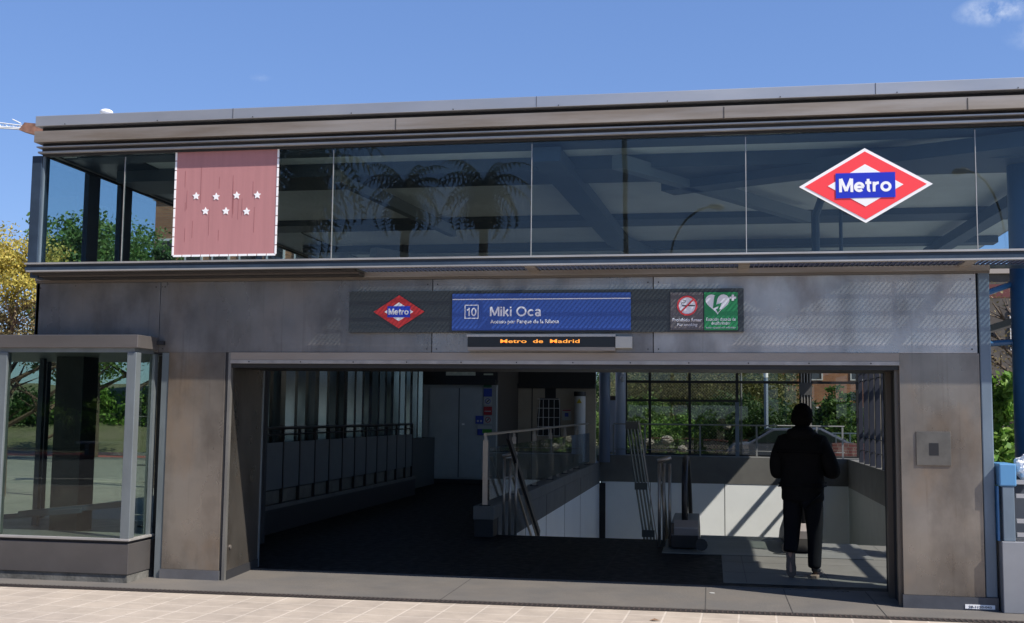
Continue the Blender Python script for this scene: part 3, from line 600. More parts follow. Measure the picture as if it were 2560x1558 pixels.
for k in range(5):
    xx = a.x-.07+k*(b.x-a.x+.06)/4; gg.tube([(xx, BV-.04, b.z), (xx+(.05 if k == 0 else 0), BV-.04, a.z-.05)], .008, 6)
for k in range(5):
    zz = b.z+k*(a.z-b.z-.03)/4; gg.tube([(a.x-.08, BV-.04, zz), (b.x, BV-.04, zz)], .008, 6)
gg.build('window_grille', M_WHITE, ST)
# left side: louvred light wall
cw = []; y = 3.0; k = 0
while y < 15.0:
    w1, w2 = (.10, .26) if k % 3 else (.06, .42)
    cw += [(-6.92, y), (-6.72, y+w1), (-6.72, y+w1+w2*.5), (-6.92, y+w1*2+w2*.5), (-6.92, y+w1*2+w2)]; y += w1*2+w2+.03; k += 1
cm_ = MB()
for (a, b) in zip(cw[:-1], cw[1:]): cm_.add([(a[0], a[1], .0), (b[0], b[1], .0), (b[0], b[1], 3.0), (a[0], a[1], 3.0)], [(0, 1, 2, 3)])
cm_.build('corrugated_wall', mat('corrugated_metal', (.24, .28, .27), .2, .95, rvar=.08, scale=1.1, col2=(.04, .05, .05), stretch=(.3, 1, .15), thr=(.42, .62)), ST)
MB().box(-7.0, -6.95, 3.0, 19.6, .0, 3.03).build('outer_wall', M_DARK, ST)
MB().box(-5.75, -5.66, .3, 3.0, .0, 2.3).build('partition_wall', M_DARK, ST)
MB().box(-6.95, -5.66, 3.01, 3.1, .0, 2.9).build('partition_wall', M_DARK, ST)
# right glazed leaf beside the door
MB().box(1.80, 1.812, .5, 1.63, .03, 2.15).build('door_leaf_glass', M_GLASS_C, ST)
MB().box(1.795, 1.817, 1.63, 1.65, .0, 2.15).build('door_leaf_edge', M_LTRIM, ST)
# toothed shadow edge from the ledge grating, laid down as dark strips
th = MB(); th.box(-4.76, 1.3, .824, .832, .001, .005); x = -4.75
while x < 1.3:
    th.box(x, x+.018, .80, .825, .001, .006); x += .05
th.build('shadow_edge_teeth', mat('tooth_shadow', (.08, .075, .07), .7), ST)
# roof dome
dm = bmesh.new(); bmesh.ops.create_uvsphere(dm, u_segments=24, v_segments=12, radius=.07)
me = bpy.data.meshes.new('skylight_dome'); 
p = F(266, 281, .35)
for v in dm.verts: v.co = Vector((v.co.x, v.co.y, v.co.z*.5))
dm.to_mesh(me); dm.free(); me.polygons.foreach_set('use_smooth', [True]*len(me.polygons))
o = bpy.data.objects.new('skylight_dome', me); C.objects.link(o); me.materials.append(mat('white_plastic', (.85, .86, .88), .4)); o.location = (p.x, .35, p.z)
tag(o, 'white plastic dome peeking over the left end of the roof', 'skylight dome')
MB().tube([(p.x, .35, 4.55), (p.x, .35, p.z)], .05, 12).build('dome_upstand', M_FASCIA, ST)

# ------------------------------------------------------------------ kiosk on the left
KF = -.40
KS = thing('glass_kiosk', 'glazed kiosk with flat metal cap and dark steel base left of the entrance', 'kiosk', (-7, 0, 0))
KR = -5.625; KL = -9.6
MB().box(KL, -5.60, -.43, 1.9, 2.305, 2.436).build('cap', mat('kiosk_cap', (.16, .145, .135), .42, .5, var=.2, scale=2, stretch=(.3, 1, 1)), KS, bevel=.006)
MB().box(KL, KR-.03, KF+.02, 1.85, 2.262, 2.3045).build('head_frame', M_POSTG, KS)
MB().box(KR-.10, KR, KF, KF+.10, .43, 2.262).build('corner_post', M_POSTG, KS, bevel=.006)
for x in (F(8, 1080, KF).x-.05, -8.6): MB().box(x-.05, x+.05, KF, KF+.08, .43, 2.262).build('post', M_POSTG, KS, bevel=.005)
x1 = F(8, 1080, KF).x
MB().box(x1+.001, KR-.101, KF+.03, KF+.042, .43, 2.262).build('front_glass', M_GLASS_K, KS)
MB().box(-8.549, x1-.101, KF+.03, KF+.042, .43, 2.262).build('front_glass', M_GLASS_K, KS)
MB().box(KR-.05, KR-.038, KF+.101, .0, .43, 2.262).build('side_glass', M_GLASS_K, KS)
MB().box(KR-.07, KR-.01, .0, .07, .43, 2.262).build('post', M_POSTG, KS)
MB().box(KL, KR+.012, KF-.015, .1, .405, .4295).build('sill', M_LTRIM, KS, bevel=.004)
MB().box(KL, KR-.02, KF+.02, .1, .378, .4045).build('sill_gap', M_DARK, KS)
MB().box(KL, KR, KF, 1.9, .082, .3775).build('base', mat('kiosk_base', (.135, .125, .12), .45, .5, var=.2, scale=1.5, rvar=.08), KS, bevel=.004)
MB().box(KL, KR-.012, KF+.015, 1.9, .0, .0815).build('plinth', mat('plinth_stone', (.15, .145, .13), .85, var=.5, scale=7, bump=.3), KS)
MB().box(KL, KR-.2, 1.78, 1.79, .38, 2.262).build('back_glass', M_GLASS_K, KS)
MB().box(KR-.2, KR-.1, 1.7, 1.8, .38, 2.262).build('post', M_POSTG, KS)
MB().box(-8.0, -7.95, 1.72, 1.8, .38, 2.262).build('post', M_NAVY, KS)
MB().box(F(140, 1080, .5).x, F(208, 1080, .5).x, .45, .75, .38, 2.26).build('inner_column', mat('kiosk_column', (.03, .037, .04), .4, .3, var=.4, scale=5), KS)
MB().box(F(90, 1080, .9).x, F(102, 1080, .9).x, .9, .95, .38, 2.26).build('inner_post', M_NAVY, KS)
MB().beam((F(0, 1325, .3).x-.3, .3, .50), (F(200, 1280, .3).x, .32, .62), .04, .05).build('inner_rail', M_NAVY, KS)
MB().beam((F(55, 1285, .3).x, .25, F(55, 1285, .25).z), (F(300, 1255, .3).x, .5, F(300, 1258, .5).z), .06, .06).build('inner_rail', M_NAVY, KS)
MB().box(-6.0, -5.75, .35, .38, 1.1, 1.115).build('inner_shelf', M_LTRIM, KS)
ksh = MB()
for zz in (.62, .95, 1.25, 1.62): ksh.box(KR-.25, KR-.06, .02, .04, zz, zz+.008)
ksh.build('inner_trim', M_LTRIM, KS)
lb = MB(); p = F(402, 858); lb.box(p.x-.03, p.x+.05, -.05, .0, p.z-.02, p.z+.02)
lb.build('cap_bracket', M_DARK, KS)

# ------------------------------------------------------------------ signs
M_RED = mat('sign_red', (.78, .055, .06), .45, var=.08, scale=20)
M_SBLUE = mat('sign_blue', (.02, .05, .48), .4)
def diamond(cx, cz, hw, hh): return [(cx-hw, cz), (cx, cz-hh), (cx+hw, cz), (cx, cz+hh)]
def metro_sign(root, cx, cz, hw, hh, y, border, red=None, white=None, blue=None):
    white = white or M_WHITE
    if border: MB().prism_y(diamond(cx, cz, hw, hh), y, y+.008).build('border', white, root); k = .91; 
    else: k = 1
    MB().prism_y(diamond(cx, cz, hw*k, hh*k), y-.003, y-.0005).build('red_diamond', red or M_RED, root)
    MB().prism_y(diamond(cx, cz, hw*.565, hh*.565), y-.006, y-.0035).build('white_diamond', white, root)
    MB().box(cx-hw*.445, cx+hw*.445, y-.009, y-.0065, cz-hh*.335, cz+hh*.335).build('blue_plate', blue or M_SBLUE, root)
    glyphs('Metro', cx-hw*.395, cx+hw*.385, cz-hh*.175, hh*.36, y-.0105, white, root, .2)
a, b, c, d = [F(x, y, GY-.02) for x, y in ((1997.3, 468.2), (2160.5, 370.8), (2331.8, 460), (2166, 557.5))]
cx, cz = (a.x+c.x)/2, (a.z+c.z)/2
ms = thing('metro_sign', 'large red white and blue diamond sign reading Metro on the upper glass', 'sign', (cx, GY-.02, cz))
M_BRW = mat('bright_white', (.9, .9, .9), .4)
MR2 = mat('bright_sign_red', (.95, .06, .07), .4)
metro_sign(ms, cx, cz, (c.x-a.x)/2, (b.z-d.z)/2, GY-.028, True, MR2, M_BRW, mat('bright_sign_blue', (.012, .03, .50), .4))
# strip sign board
def sun_dash_mat(name, base, dash):  # slanted dashes of sun through the grating, painted lighter into the colour
    m, nt, b = node_mat(name); tc = nt.nodes.new('ShaderNodeTexCoord'); sp = nt.nodes.new('ShaderNodeSeparateXYZ'); nt.links.new(tc.outputs['Object'], sp.inputs[0])
    def math_(op, a, b=None, c=None):
        n = nt.nodes.new('ShaderNodeMath'); n.operation = op
        for i, v in enumerate((a, b, c)):
            if v is None: continue
            if isinstance(v, (int, float)): n.inputs[i].default_value = v
            else: nt.links.new(v, n.inputs[i])
        return n.outputs[0]
    X, Z = sp.outputs['X'], sp.outputs['Z']
    row = math_('FRACT', math_('MULTIPLY_ADD', Z, 16, 100))
    on = math_('MULTIPLY', math_('GREATER_THAN', row, .3), math_('LESS_THAN', row, .68))
    u = math_('FRACT', math_('ADD', math_('MULTIPLY_ADD', X, 32, 200), math_('MULTIPLY', Z, -26)))
    on2 = math_('MULTIPLY', on, math_('LESS_THAN', u, .22))
    mx = nt.nodes.new('ShaderNodeMixRGB'); mx.inputs[1].default_value = (*base, 1); mx.inputs[2].default_value = (*dash, 1); nt.links.new(on2, mx.inputs[0])
    nt.links.new(mx.outputs[0], b.inputs['Base Color']); b.inputs['Roughness'].default_value = .42; return m
za = F(1280, 727).z; zb = F(1280, 832).z; xa = F(876, 780).x; xb = F(1859, 780).x
SB = thing('sign_board', 'long dark grey board over the entrance that carries the station signs', 'sign board', ((xa+xb)/2, 0, zb))
MB().box(xa, xb, -.045, -.001, zb, za).build('board', sun_dash_mat('sun_dash_board', (.035, .041, .044), (.055, .06, .062)), SB, bevel=.003)
p = F(1001, 781)
m2 = thing('metro_sign', 'small red Metro diamond on the dark board left of the blue name panel', 'sign', (p.x, -.05, p.z))
hw = (F(1065, 781).x-F(938, 781).x)/2
metro_sign(m2, p.x, p.z, hw, hw*.63, -.052, False, mat('dull_sign_red', (.55, .03, .03), .45))
nb = thing('station_name_sign', 'blue station name panel reading 10 Miki Oca in the middle of the board', 'sign', (F(1350, 780).x, -.05, F(1350, 826).z))
u = lambda x, y, Y=-.06: F(x, y, Y)
MB().box(u(1130, 780).x, u(1577, 780).x, -.06, -.0455, u(1350, 826).z, u(1350, 733).z).build('panel', mat('name_panel_blue', (.035, .085, .34), .3, var=.12, scale=1.5), nb, bevel=.002)
WM = mat('letter_white', (.82, .80, .84), .5)
MB().box(u(1131, 780).x, u(1576, 780).x, -.063, -.0605, u(1350, 748.7).z, u(1350, 746.3).z).build('line', WM, nb)
bx = MB(); x0, x1_, z1_, z0_ = u(1161.6, 780).x, u(1196.4, 780).x, u(1180, 762.3).z, u(1180, 797).z; t_ = .008
bx.box(x0, x1_, -.063, -.0605, z1_-t_, z1_); bx.box(x0, x1_, -.063, -.0605, z0_, z0_+t_); bx.box(x0, x0+t_, -.063, -.0605, z0_+t_, z1_-t_); bx.box(x1_-t_, x1_, -.063, -.0605, z0_+t_, z1_-t_)
bx.build('number_frame', WM, nb)
glyphs('10', u(1166, 780).x, u(1191.5, 780).x, u(1180, 790.5).z, u(1180, 770).z-u(1180, 790.5).z, -.0625, WM, nb, .15)
glyphs('Miki Oca', u(1224.5, 780).x, u(1354, 780).x, u(1290, 790.5).z, u(1290, 767).z-u(1290, 790.5).z, -.0625, WM, nb, .175)
text('Acceso por Parque de la Ribota', u(1225.7, 800).x, u(1397.5, 800).x, u(1310, 811.5).z, u(1310, 799).z, -.0625, WM, nb, bold=.02)
# no smoking sign
ns_ = thing('no_smoking_sign', 'brown grey no smoking sign with crossed cigarette on the dark board', 'sign', (u(1717, 780).x, -.05, u(1717, 825).z))
MB().box(u(1676, 780).x, u(1758, 780).x, -.06, -.0455, u(1717, 825).z, u(1717, 731).z).build('panel', sun_dash_mat('brown_sun_dash', (.115, .10, .10), (.2, .18, .18)), ns_, bevel=.002)
p = u(1718, 764.5); rr = 24.5/258
MB().disc_y((p.x, p.z), rr*.86, -.063, -.0605).build('disc', WM, ns_)
cg = MB(); cg.box(p.x-.045, p.x+.072, -.0655, -.0635, p.z-.005, p.z+.005); cg.build('cigarette', M_BLACK, ns_)
smk = MB(); smk.tube([(p.x-.055, -.064, p.z+.012), (p.x-.05, -.064, p.z+.03), (p.x-.02, -.064, p.z+.028), (p.x-.012, -.064, p.z+.045), (p.x-.035, -.064, p.z+.052)], .0035, 5); smk.build('smoke', mat('smoke_grey', (.15, .15, .17), .6), ns_)
rg = MB(); rg.disc_y((p.x, p.z), rr, -.067, -.064, 32, rr*.83); rg.build('ring', M_RED, ns_)
br_ = MB(); br_.prism_y([(p.x-.066, p.z-.056), (p.x-.056, p.z-.066), (p.x+.066, p.z+.056), (p.x+.056, p.z+.066)], -.0685, -.0672); br_.build('slash', M_RED, ns_)
text('Prohibido fumar', u(1681, 800).x, u(1754.5, 800).x, u(1717, 804).z, u(1717, 795.5).z, -.0625, WM, ns_, bold=.02)
text('No smoking', u(1692.5, 812).x, u(1744, 812).x, u(1717, 817.5).z, u(1717, 808).z, -.0625, WM, ns_, shear=.25)
# defibrillator sign
def heart(cx, cz, w, h, n=40):
    pts = []
    for k in range(n):
        t = 2*math.pi*k/n; x = 16*math.sin(t)**3; z = 13*math.cos(t)-5*math.cos(2*t)-2*math.cos(3*t)-math.cos(4*t)
        pts.append((cx+x/32*w, cz+(z+2.5)/29*h))
    return pts
GREEN = mat('sign_green', (.02, .24, .08), .45)
def defib(root, x0, x1, z0, z1, y, green):
    w, h = x1-x0, z1-z0
    MB().box(x0, x1, y, y+.0145, z0, z1).build('panel', green, root, bevel=.002)
    cx, cz = x0+w*.40, z0+h*.67
    MB().prism_y(heart(cx, cz, w*.72, h*.54), y-.003, y-.0005).build('heart', WM, root)
    bo = MB(); P = lambda a, b: (cx+a*w, cz+b*h)
    bo.prism_y([P(-.09, .23), P(.02, .23), P(-.04, .0), P(.13, .05), P(.055, -.13), P(.10, -.12), P(0.01, -.22), P(-.05, -.11), P(-.0, -.12), P(.04, -.04), P(-.14, -.10)], y-.0055, y-.0035)
    bo.build('arrow', green, root)
    pl = MB(); q = (x0+w*.86, z0+h*.85); pl.box(q[0]-w*.10, q[0]+w*.10, y-.003, y-.0005, q[1]-h*.028, q[1]+h*.028); pl.box(q[0]-w*.035, q[0]+w*.035, y-.0052, y-.0032, q[1]-h*.08, q[1]+h*.08); pl.build('plus', WM, root)
ds = thing('defibrillator_sign', 'green defibrillator sign with white broken heart at the right end of the board', 'sign', (u(1802, 780).x, -.05, u(1802, 825).z))
x0, x1_, z0_, z1_ = u(1760.5, 780).x, u(1844, 780).x, u(1802, 825.5).z, u(1802, 730.5).z
defib(ds, x0, x1_, z0_, z1_, -.06, GREEN)
w_, h_ = x1_-x0, z1_-z0_
text('Estación dotada de', x0+.06*w_, x0+.94*w_, z0_+.245*h_, z0_+.33*h_, -.0625, WM, ds)
text('desfibrilador', x0+.21*w_, x0+.79*w_, z0_+.145*h_, z0_+.225*h_, -.0625, WM, ds)
text('Station equipped with defibrillator', x0+.05*w_, x0+.95*w_, z0_+.03*h_, z0_+.09*h_, -.0625, WM, ds)
# LED display
le = thing('led_display', 'narrow black LED display with amber text under the blue station sign', 'display', (u(1350, 850).x, -.05, u(1350, 870).z))
v = lambda x, y: F(x, y, -.08)
MB().box(v(1169, 850).x, v(1537, 850).x, -.08, -.001, v(1350, 867.5).z, v(1350, 842.5).z).build('screen', mat('led_black', (.012, .011, .011), .3), le)
MB().box(v(1167, 850).x, v(1539, 850).x, -.09, -.001, v(1350, 842).z, v(1350, 836).z).build('top_frame', M_LTRIM, le)
MB().box(v(1170, 850).x, v(1538, 850).x, -.085, -.001, v(1350, 877).z, v(1350, 868).z).build('bottom_frame', M_BEIGE, le)
MB().box(v(1538, 850).x, v(1580, 850).x, -.075, -.001, v(1350, 870).z, v(1350, 841).z).build('control_box', mat('offwhite_box', (.45, .44, .40), .5), le, bevel=.004)
text('Metro  de  Madrid', v(1251, 850).x, v(1449, 850).x, v(1350, 857.5).z, v(1350, 848.5).z, -.0815, emit('led_amber', (1.0, .36, .05), .75), le, bold=.01)
# flag film with seven stars
fa, fb, fc, fd = [F(x, y, GY-.01) for x, y in ((443, 380), (697, 372), (690, 638), (433, 640))]
fx0, fx1, fz0, fz1 = (fa.x+fd.x)/2-.005, (fb.x+fc.x)/2, (fc.z+fd.z)/2, (fa.z+fb.z)/2
FL = thing('flag_panel', 'faded pink red square panel with seven white stars behind white stitched edge', 'flag panel', ((fx0+fx1)/2, GY-.01, fz0))
MB().box(fx0, fx1, GY-.014, GY-.0085, fz0, fz1).build('panel', mat('faded_red', (.44, .20, .20), .65, var=.08, scale=5, stretch=(4, 1, .3)), FL)
ed = MB()
n = 11
for k in range(n):
    a0, a1 = k/n+.006, (k+1)/n-.003
    X = lambda t: fx0+(fx1-fx0)*t
    Zt = lambda t: fz0+(fz1-fz0)*t
    ed.box(X(a0), X(a1), GY-.018, GY-.0145, fz0-.008, fz0+.012); ed.box(X(a0), X(a1), GY-.018, GY-.0145, fz1-.004, fz1+.008)
    ed.box(fx0-.008, fx0+.012, GY-.018, GY-.0145, Zt(a0), Zt(a1)); ed.box(fx1-.012, fx1+.008, GY-.018, GY-.0145, Zt(a0), Zt(a1))
ed.build('stitched_edge', M_BRW, FL)
def star(cx, cz, r): return [(cx+(r if k % 2 == 0 else r*.5)*math.sin(math.pi*k/5), cz+(r if k % 2 == 0 else r*.5)*math.cos(math.pi*k/5)) for k in range(10)]
Zm = lambda x, y: F(x/4.84+420, y/4.84+350, GY-.016)
for (x, y) in ((340, 680), (583, 688), (831, 672), (1081, 668), (453, 862), (700, 862), (951, 866)):
    p = Zm(x, y); MB().prism_y(star(p.x, p.z, .041), GY-.0185, GY-.0145).build('star', M_BRW, FL)
cr = MB()
for k in range(16):
    x = fx0+.06+random.random()*(fx1-fx0-.12); z = fz0+.1+random.random()*.7; cr.box(x, x+.0025, GY-.0155, GY-.0142, z, z+.08+random.random()*.3)
cr.build('crease_marks', mat('crease_red', (.26, .09, .09), .6), FL)
# intercom plate
ip = thing('wall_plate', 'square steel plate with dark square hole on the right pillar', 'plate', (1.98, 0, 1.27))
MB().box(F(2290, 1120).x, F(2377, 1120).x, -.012, -.0005, F(2330, 1164).z, F(2330, 1079).z).build('plate', mat('plate_steel', (.22, .20, .17), .35, .8, var=.3, scale=6), ip, bevel=.003)
MB().box(F(2322, 1120).x, F(2346, 1120).x, -.014, -.0125, F(2334, 1139).z, F(2334, 1108).z).build('reader', M_BLACK, ip)
# notices on the back wall
def notice(px0, px1, py0, py1, col, label, nm='notice'):
    a = F(px0, py0, BW-.04); b = F(px1, py1, BW-.04)
    o = MB().box(a.x, b.x, BW-.056, BW-.0505, b.z, a.z).build(nm, col, None, org=Vector(((a.x+b.x)/2, BW-.05, b.z)))
    return tag(o, label, 'notice', 'notices on the back wall'), a, b
q = lambda x, y: (x/4.411+1140, y/4.411+900)
o = thing('notice', 'green defibrillator notice with broken heart, topmost of the notice column', 'notice', (F(1219, 968, BW).x, BW-.05, F(1219, 968, BW).z), 'notices on the back wall')
a = F(q(307, 218)[0], q(307, 218)[1], BW-.04); b = F(q(395, 303)[0], q(395, 303)[1], BW-.04); defib(o, a.x, b.x, b.z, a.z, BW-.065, mat('dark_green', (.01, .10, .05), .5))
M_NB = mat('notice_blue', (.03, .06, .35), .5); M_NW = mat('notice_white', (.4, .42, .42), .5); M_NR = mat('notice_red', (.35, .02, .03), .5)
notice(*[q(307, 0)[0], q(397, 0)[0], q(0, 315)[1], q(0, 405)[1]], M_NB, 'plain blue notice just below the green heart notice')
for (x0, x1_, y0, y1, mm, lab, kind) in ((307, 397, 412, 498, M_NW, 'white notice with grey no smoking ring above the red notice', 'ring'), (307, 397, 515, 608, M_NR, 'dark red notice with white script line', 'script'),
                      (307, 399, 615, 705, M_NW, 'white notice with red ring, lowest of the ringed notices', 'redring'), (217, 304, 615, 705, M_NB, 'blue notice showing two masked faces beside the ringed notice', 'faces'),
                      (238, 397, 720, 830, M_NB, 'wide notice with white green and blue bands at the bottom', 'bands'), (1172, 1270, 545, 665, M_NW, 'pale grey paper notice with red line beside the grille window', 'paper')):
    BW = BV if kind == 'paper' else 15.5
    a = F(*q(x0, y0), BW-.04); b = F(*q(x1_, y1), BW-.04)
    T = thing('notice', lab, 'notice', ((a.x+b.x)/2, BW-.05, b.z), 'notices on the back wall')
    MB().box(a.x, b.x, BW-.056, BW-.0505, b.z, a.z).build('sheet', mm, T)
    cx, cz, ww = (a.x+b.x)/2, (a.z+b.z)/2, b.x-a.x
    if kind in ('ring', 'redring'):
        MB().disc_y((cx, cz), ww*.34, BW-.060, BW-.0565, 20, ww*.26).build('ring', M_NR if kind == 'redring' else M_NB, T)
        MB().beam((cx-ww*.16, BW-.0585, cz-ww*.16), (cx+ww*.16, BW-.0585, cz+ww*.16), .002, .02).build('slash', M_BLACK, T)
    if kind == 'script': MB().box(cx-ww*.38, cx+ww*.38, BW-.060, BW-.0565, cz-.02, cz).build('line', M_NW, T)
    if kind == 'paper': MB().box(cx-ww*.45, cx+ww*.45, BW-.060, BW-.0565, a.z-.04, a.z-.01).build('line', M_NR, T); MB().box(cx-.05, cx+.05, BW-.060, BW-.0565, cz-.05, cz+.05).build('square', M_NB, T)
    if kind == 'faces':
        for s in (-.2, .2): MB().disc_y((cx+ww*s, cz-.03), ww*.13, BW-.060, BW-.0565, 16).build('face', M_NW, T)
    if kind == 'bands':
        MB().box(a.x+.002, b.x-.002, BW-.060, BW-.0565, a.z-.09, a.z-.002).build('band', M_NW, T); MB().box(a.x+.12, b.x-.002, BW-.060, BW-.0565, a.z-.19, a.z-.092).build('band', mat('notice_green', (.05, .25, .03), .5), T)
BW = BV
p = F(*q(603, 605), BW); nu = MB().disc_y((p.x, p.z), .09, BW-.012, BW-.004, 20).build('round_sticker', M_DARK, None, org=Vector((p.x, BW, p.z)))
tag(nu, 'small round black and white numbered sticker on the beige back wall', 'sticker'); text('2', p.x-.035, p.x+.035, p.z-.055, p.z+.055, BW-.014, M_WHITE, nu)
# wall lamp / white cylinder cabinet
a = F(*q(1300, 400), 18.2); b = F(*q(1422, 770), 18.2)
cb = thing('white_cabinet', 'tall narrow white rounded cabinet with yellow warning triangle by the round column', 'cabinet', ((a.x+b.x)/2, 18.3, 0))
MB().tube([((a.x+b.x)/2, 18.3, .43), ((a.x+b.x)/2, 18.3, a.z)], (b.x-a.x)/2, 20).build('body', mat('cabinet_white', (.6, .61, .6), .5), cb, smooth=False)
MB().tube([((a.x+b.x)/2, 18.3, a.z+.001), ((a.x+b.x)/2, 18.3, a.z+.12)], (b.x-a.x)/2+.01, 20).build('cap', M_BLACK, cb)
cx = (a.x+b.x)/2; MB().prism_y([(cx-.07, a.z-.18), (cx+.07, a.z-.18), (cx, a.z-.06)], 18.3-(b.x-a.x)/2-.012, 18.3-(b.x-a.x)/2-.002).build('warning_triangle', mat('warning_yellow', (.5, .4, .03), .5), cb)

# ------------------------------------------------------------------ railings
RL = thing('left_railing', 'dark railing with solid grey panels on a low plinth along the left of the hall', 'railing', (-6.0, 1.2, 0))
MB().box(-6.35, -6.0, 1.1, 11.8, .0, .33).build('plinth', mat('dark_plinth', (.009, .009, .010), .6), RL)
MB().box(-6.36, -5.985, 1.1, 11.8, .3305, .39).build('plinth_cap', mat('plinth_cap', (.09, .09, .085), .6, var=.3), RL)
y = 1.9
while y < 11.5:
    MB().box(-6.03, -5.99, y, y+.035, .39, 1.43).build('post', M_BLACK, RL)
    MB().box(-6.02, -6.0, y+.04, min(y+.645, 11.5), .60, 1.25).build('panel', mat('rail_panel', (.085, .095, .10), .6, var=.15), RL)
    y += .65
MB().box(-6.03, -5.99, 11.5, 11.535, .39, 1.43).build('post', M_BLACK, RL)
MB().tube([(-6.01, 1.2, 1.45), (-6.01, 11.55, 1.45)], .022, 8).build('top_rail', M_BLACK, RL)
MB().tube([(-6.01, 1.2, 1.36), (-6.01, 11.55, 1.36)], .012, 8).build('top_rail', M_BLACK, RL)
MB().box(-6.05, -6.04, 1.3, 11.5, .40, .58).build('kick_plate', mat('kick_beige', (.12, .115, .095), .7, var=.5, scale=3), RL)
MB().box(-6.9, -6.5, 3.15, 15.4, .0, 1.1).build('side_dado', mat('dado', (.045, .05, .05), .6), ST)
RG = thing('pit_railing', 'steel and glass railing on the parapet left of the stairs', 'railing', (PX0-.1, 4.1, .42))
RX = PX0-.13
ys = [4.62, 6.9, 9.0, 11.0, 13.2, 15.4, 17.6]
for i, y in enumerate(ys):
    MB().box(RX-.035, RX+.035, y-.012, y+.012, .42, 1.32).build('post', M_STST, RG)
    MB().prism_x([(y-.012, 1.321), (y+.012, 1.321), (y+.004, 1.42), (y-.004, 1.42)], RX-.02, RX+.02).build('post_tip', M_STST, RG)
    MB().box(RX-.07, RX+.07, y-.05, y+.05, .4205, .432).build('foot', M_DARK, RG)
for y in (7.95, 12.1, 14.3):
    MB().box(RX-.035, RX+.035, y-.012, y+.012, .42, .75).build('post', M_STST, RG)
for a, b in zip(ys[:-1], ys[1:]): MB().box(RX+.05, RX+.062, a+.02, b-.02, .50, 1.22).build('glass_panel', M_GLASS_C, RG)
MB().tube([(RX, 4.58, 1.40), (RX, 17.7, 1.45)], .021, 10).build('handrail', M_STST, RG)
RF = thing('rear_railing', 'thin grey railing along the rear parapet in front of the window grid', 'railing', (0, 19.75, .6))
MB().tube([(-2.6, 19.75, 1.44), (3.45, 19.75, 1.44)], .018, 8).build('handrail', mat('grey_rail', (.24, .25, .25), .5, .4), RF)
for z in (.76,): MB().tube([(-2.6, 19.75, z), (3.45, 19.75, z)], .01, 8).build('lower_rail', mat('grey_rail', (.24, .25, .25), .5, .4), RF)
for x in (-2.6, -1.75, -.28, 1.2, 2.75, 3.4):
    MB().box(x-.022, x+.022, 19.74, 19.76, .6, 1.42).build('post', mat('grey_rail', (.24, .25, .25), .5, .4), RF)
# stairs handrails: a loop of tubes with sloping rail
def hand(name, label, x, y, h, dxs, xo=0):
    T = thing(name, label, 'handrail', (x, y, 0), 'handrails at the top of the stairs')
    for dx in dxs: MB().tube([(x+dx, y, 0), (x+dx, y, h-.06)], .02, 8).build('post', M_STST, T, smooth=True)
    MB().tube([(x+dxs[0]-.02, y-.05, h-.03), (x+dxs[-1]+.02, y-.03, h+.02)], .03, 10).build('top_bar', M_STST, T, smooth=True)
    for k, dz in enumerate((0, -.28)):
        MB().tube([(x+dxs[0], y, h+dz-.05), (x+dxs[0], y+.7, h+dz-.07), (x+dxs[0], y+5.8, h+dz-3.1)], .02, 8).build('sloping_rail', M_STST if k else M_STST, T, smooth=True)
    return T
hand('handrail', 'steel handrail posts at the left edge of the stairs beside the parapet', -2.82, 4.87, 1.12, (-.04, .045, .13))
hand('handrail', 'steel handrail posts between the stairs and the escalator', -.60, 4.02, 1.13, (-.06, .0, .075))
p1 = Vector((-2.7, 4.25, 1.39)); dk = MB(); dk.beam(p1, (-2.7, 7.1, -.2), .04, .09)
tag(dk.build('stair_rail', mat('dark_rail', (.02, .02, .022), .5), None, org=p1), 'black sloping handrail running down the left side of the stairs', 'handrail')
# escalator
ES = thing('escalator', 'escalator with glass balustrades and black handrails going down into the pit', 'escalator', (.4, 4, 0))
def balustrade(x):
    prof = [(3.95, .30), (3.88, .62), (3.93, .92), (4.10, 1.04), (4.5, 1.08), (5.5, 1.05), (6.4, .70), (12.5, -2.75), (12.5, -3.5), (6.2, .10), (5.2, .33)]
    MB().prism_x(prof, x-.006, x+.006).build('glass_balustrade', glass_mat('escalator_glass', (.75, .8, .78), .04) if 'eg' not in MATS else MATS['eg'], ES)
    pts = [(x, 4.1, .16), (x, 3.9, .3), (x, 3.84, .6), (x, 3.88, .9), (x, 3.98, 1.04), (x, 4.15, 1.10), (x, 4.5, 1.12), (x, 5.5, 1.09), (x, 6.4, .73), (x, 12.5, -2.72)]
    MB().tube(pts, [.04]*10, 8).build('handrail', M_BLACK, ES, smooth=True)
    MB().prism_x([(3.75, .03), (3.62, .20), (3.75, .34), (5.2, .34), (6.2, .08), (12.5, -3.5), (12.5, -3.9), (6, -.4), (5.2, .01)], x-.17, x+.17).build('skirt', mat('skirt_steel', (.15, .14, .135), .4, .6), ES, bevel=.01)
    MB().prism_x([(3.60, .20), (3.57, .30), (3.74, .38), (3.74, .345)], x-.13, x+.17).build('skirt_nose', mat('nose_steel', (.42, .38, .36), .4, .5), ES, bevel=.005)
balustrade(-.33); balustrade(1.15)
sp = MB()
for i in range(22): sp.box(-.15, .97, 5.2+i*.33, 5.5+i*.33, -.2*max(0, i-1)-.3, -.2*max(0, i-1)-.02)
sp.build('escalator_steps', mat('step_metal', (.10, .10, .10), .4, .6), ES)
for x in (-.12, .92): MB().tube([(x, 3.6, .1), (x+.001, 3.52, .1)], .075, 12).build('safety_brush', M_BLACK, ES)
MB().tube([(1.0, 3.57, .17), (1.0, 3.53, .17)], .03, 10).build('stop_button', mat('stop_red', (.5, .06, .04), .4), ES)
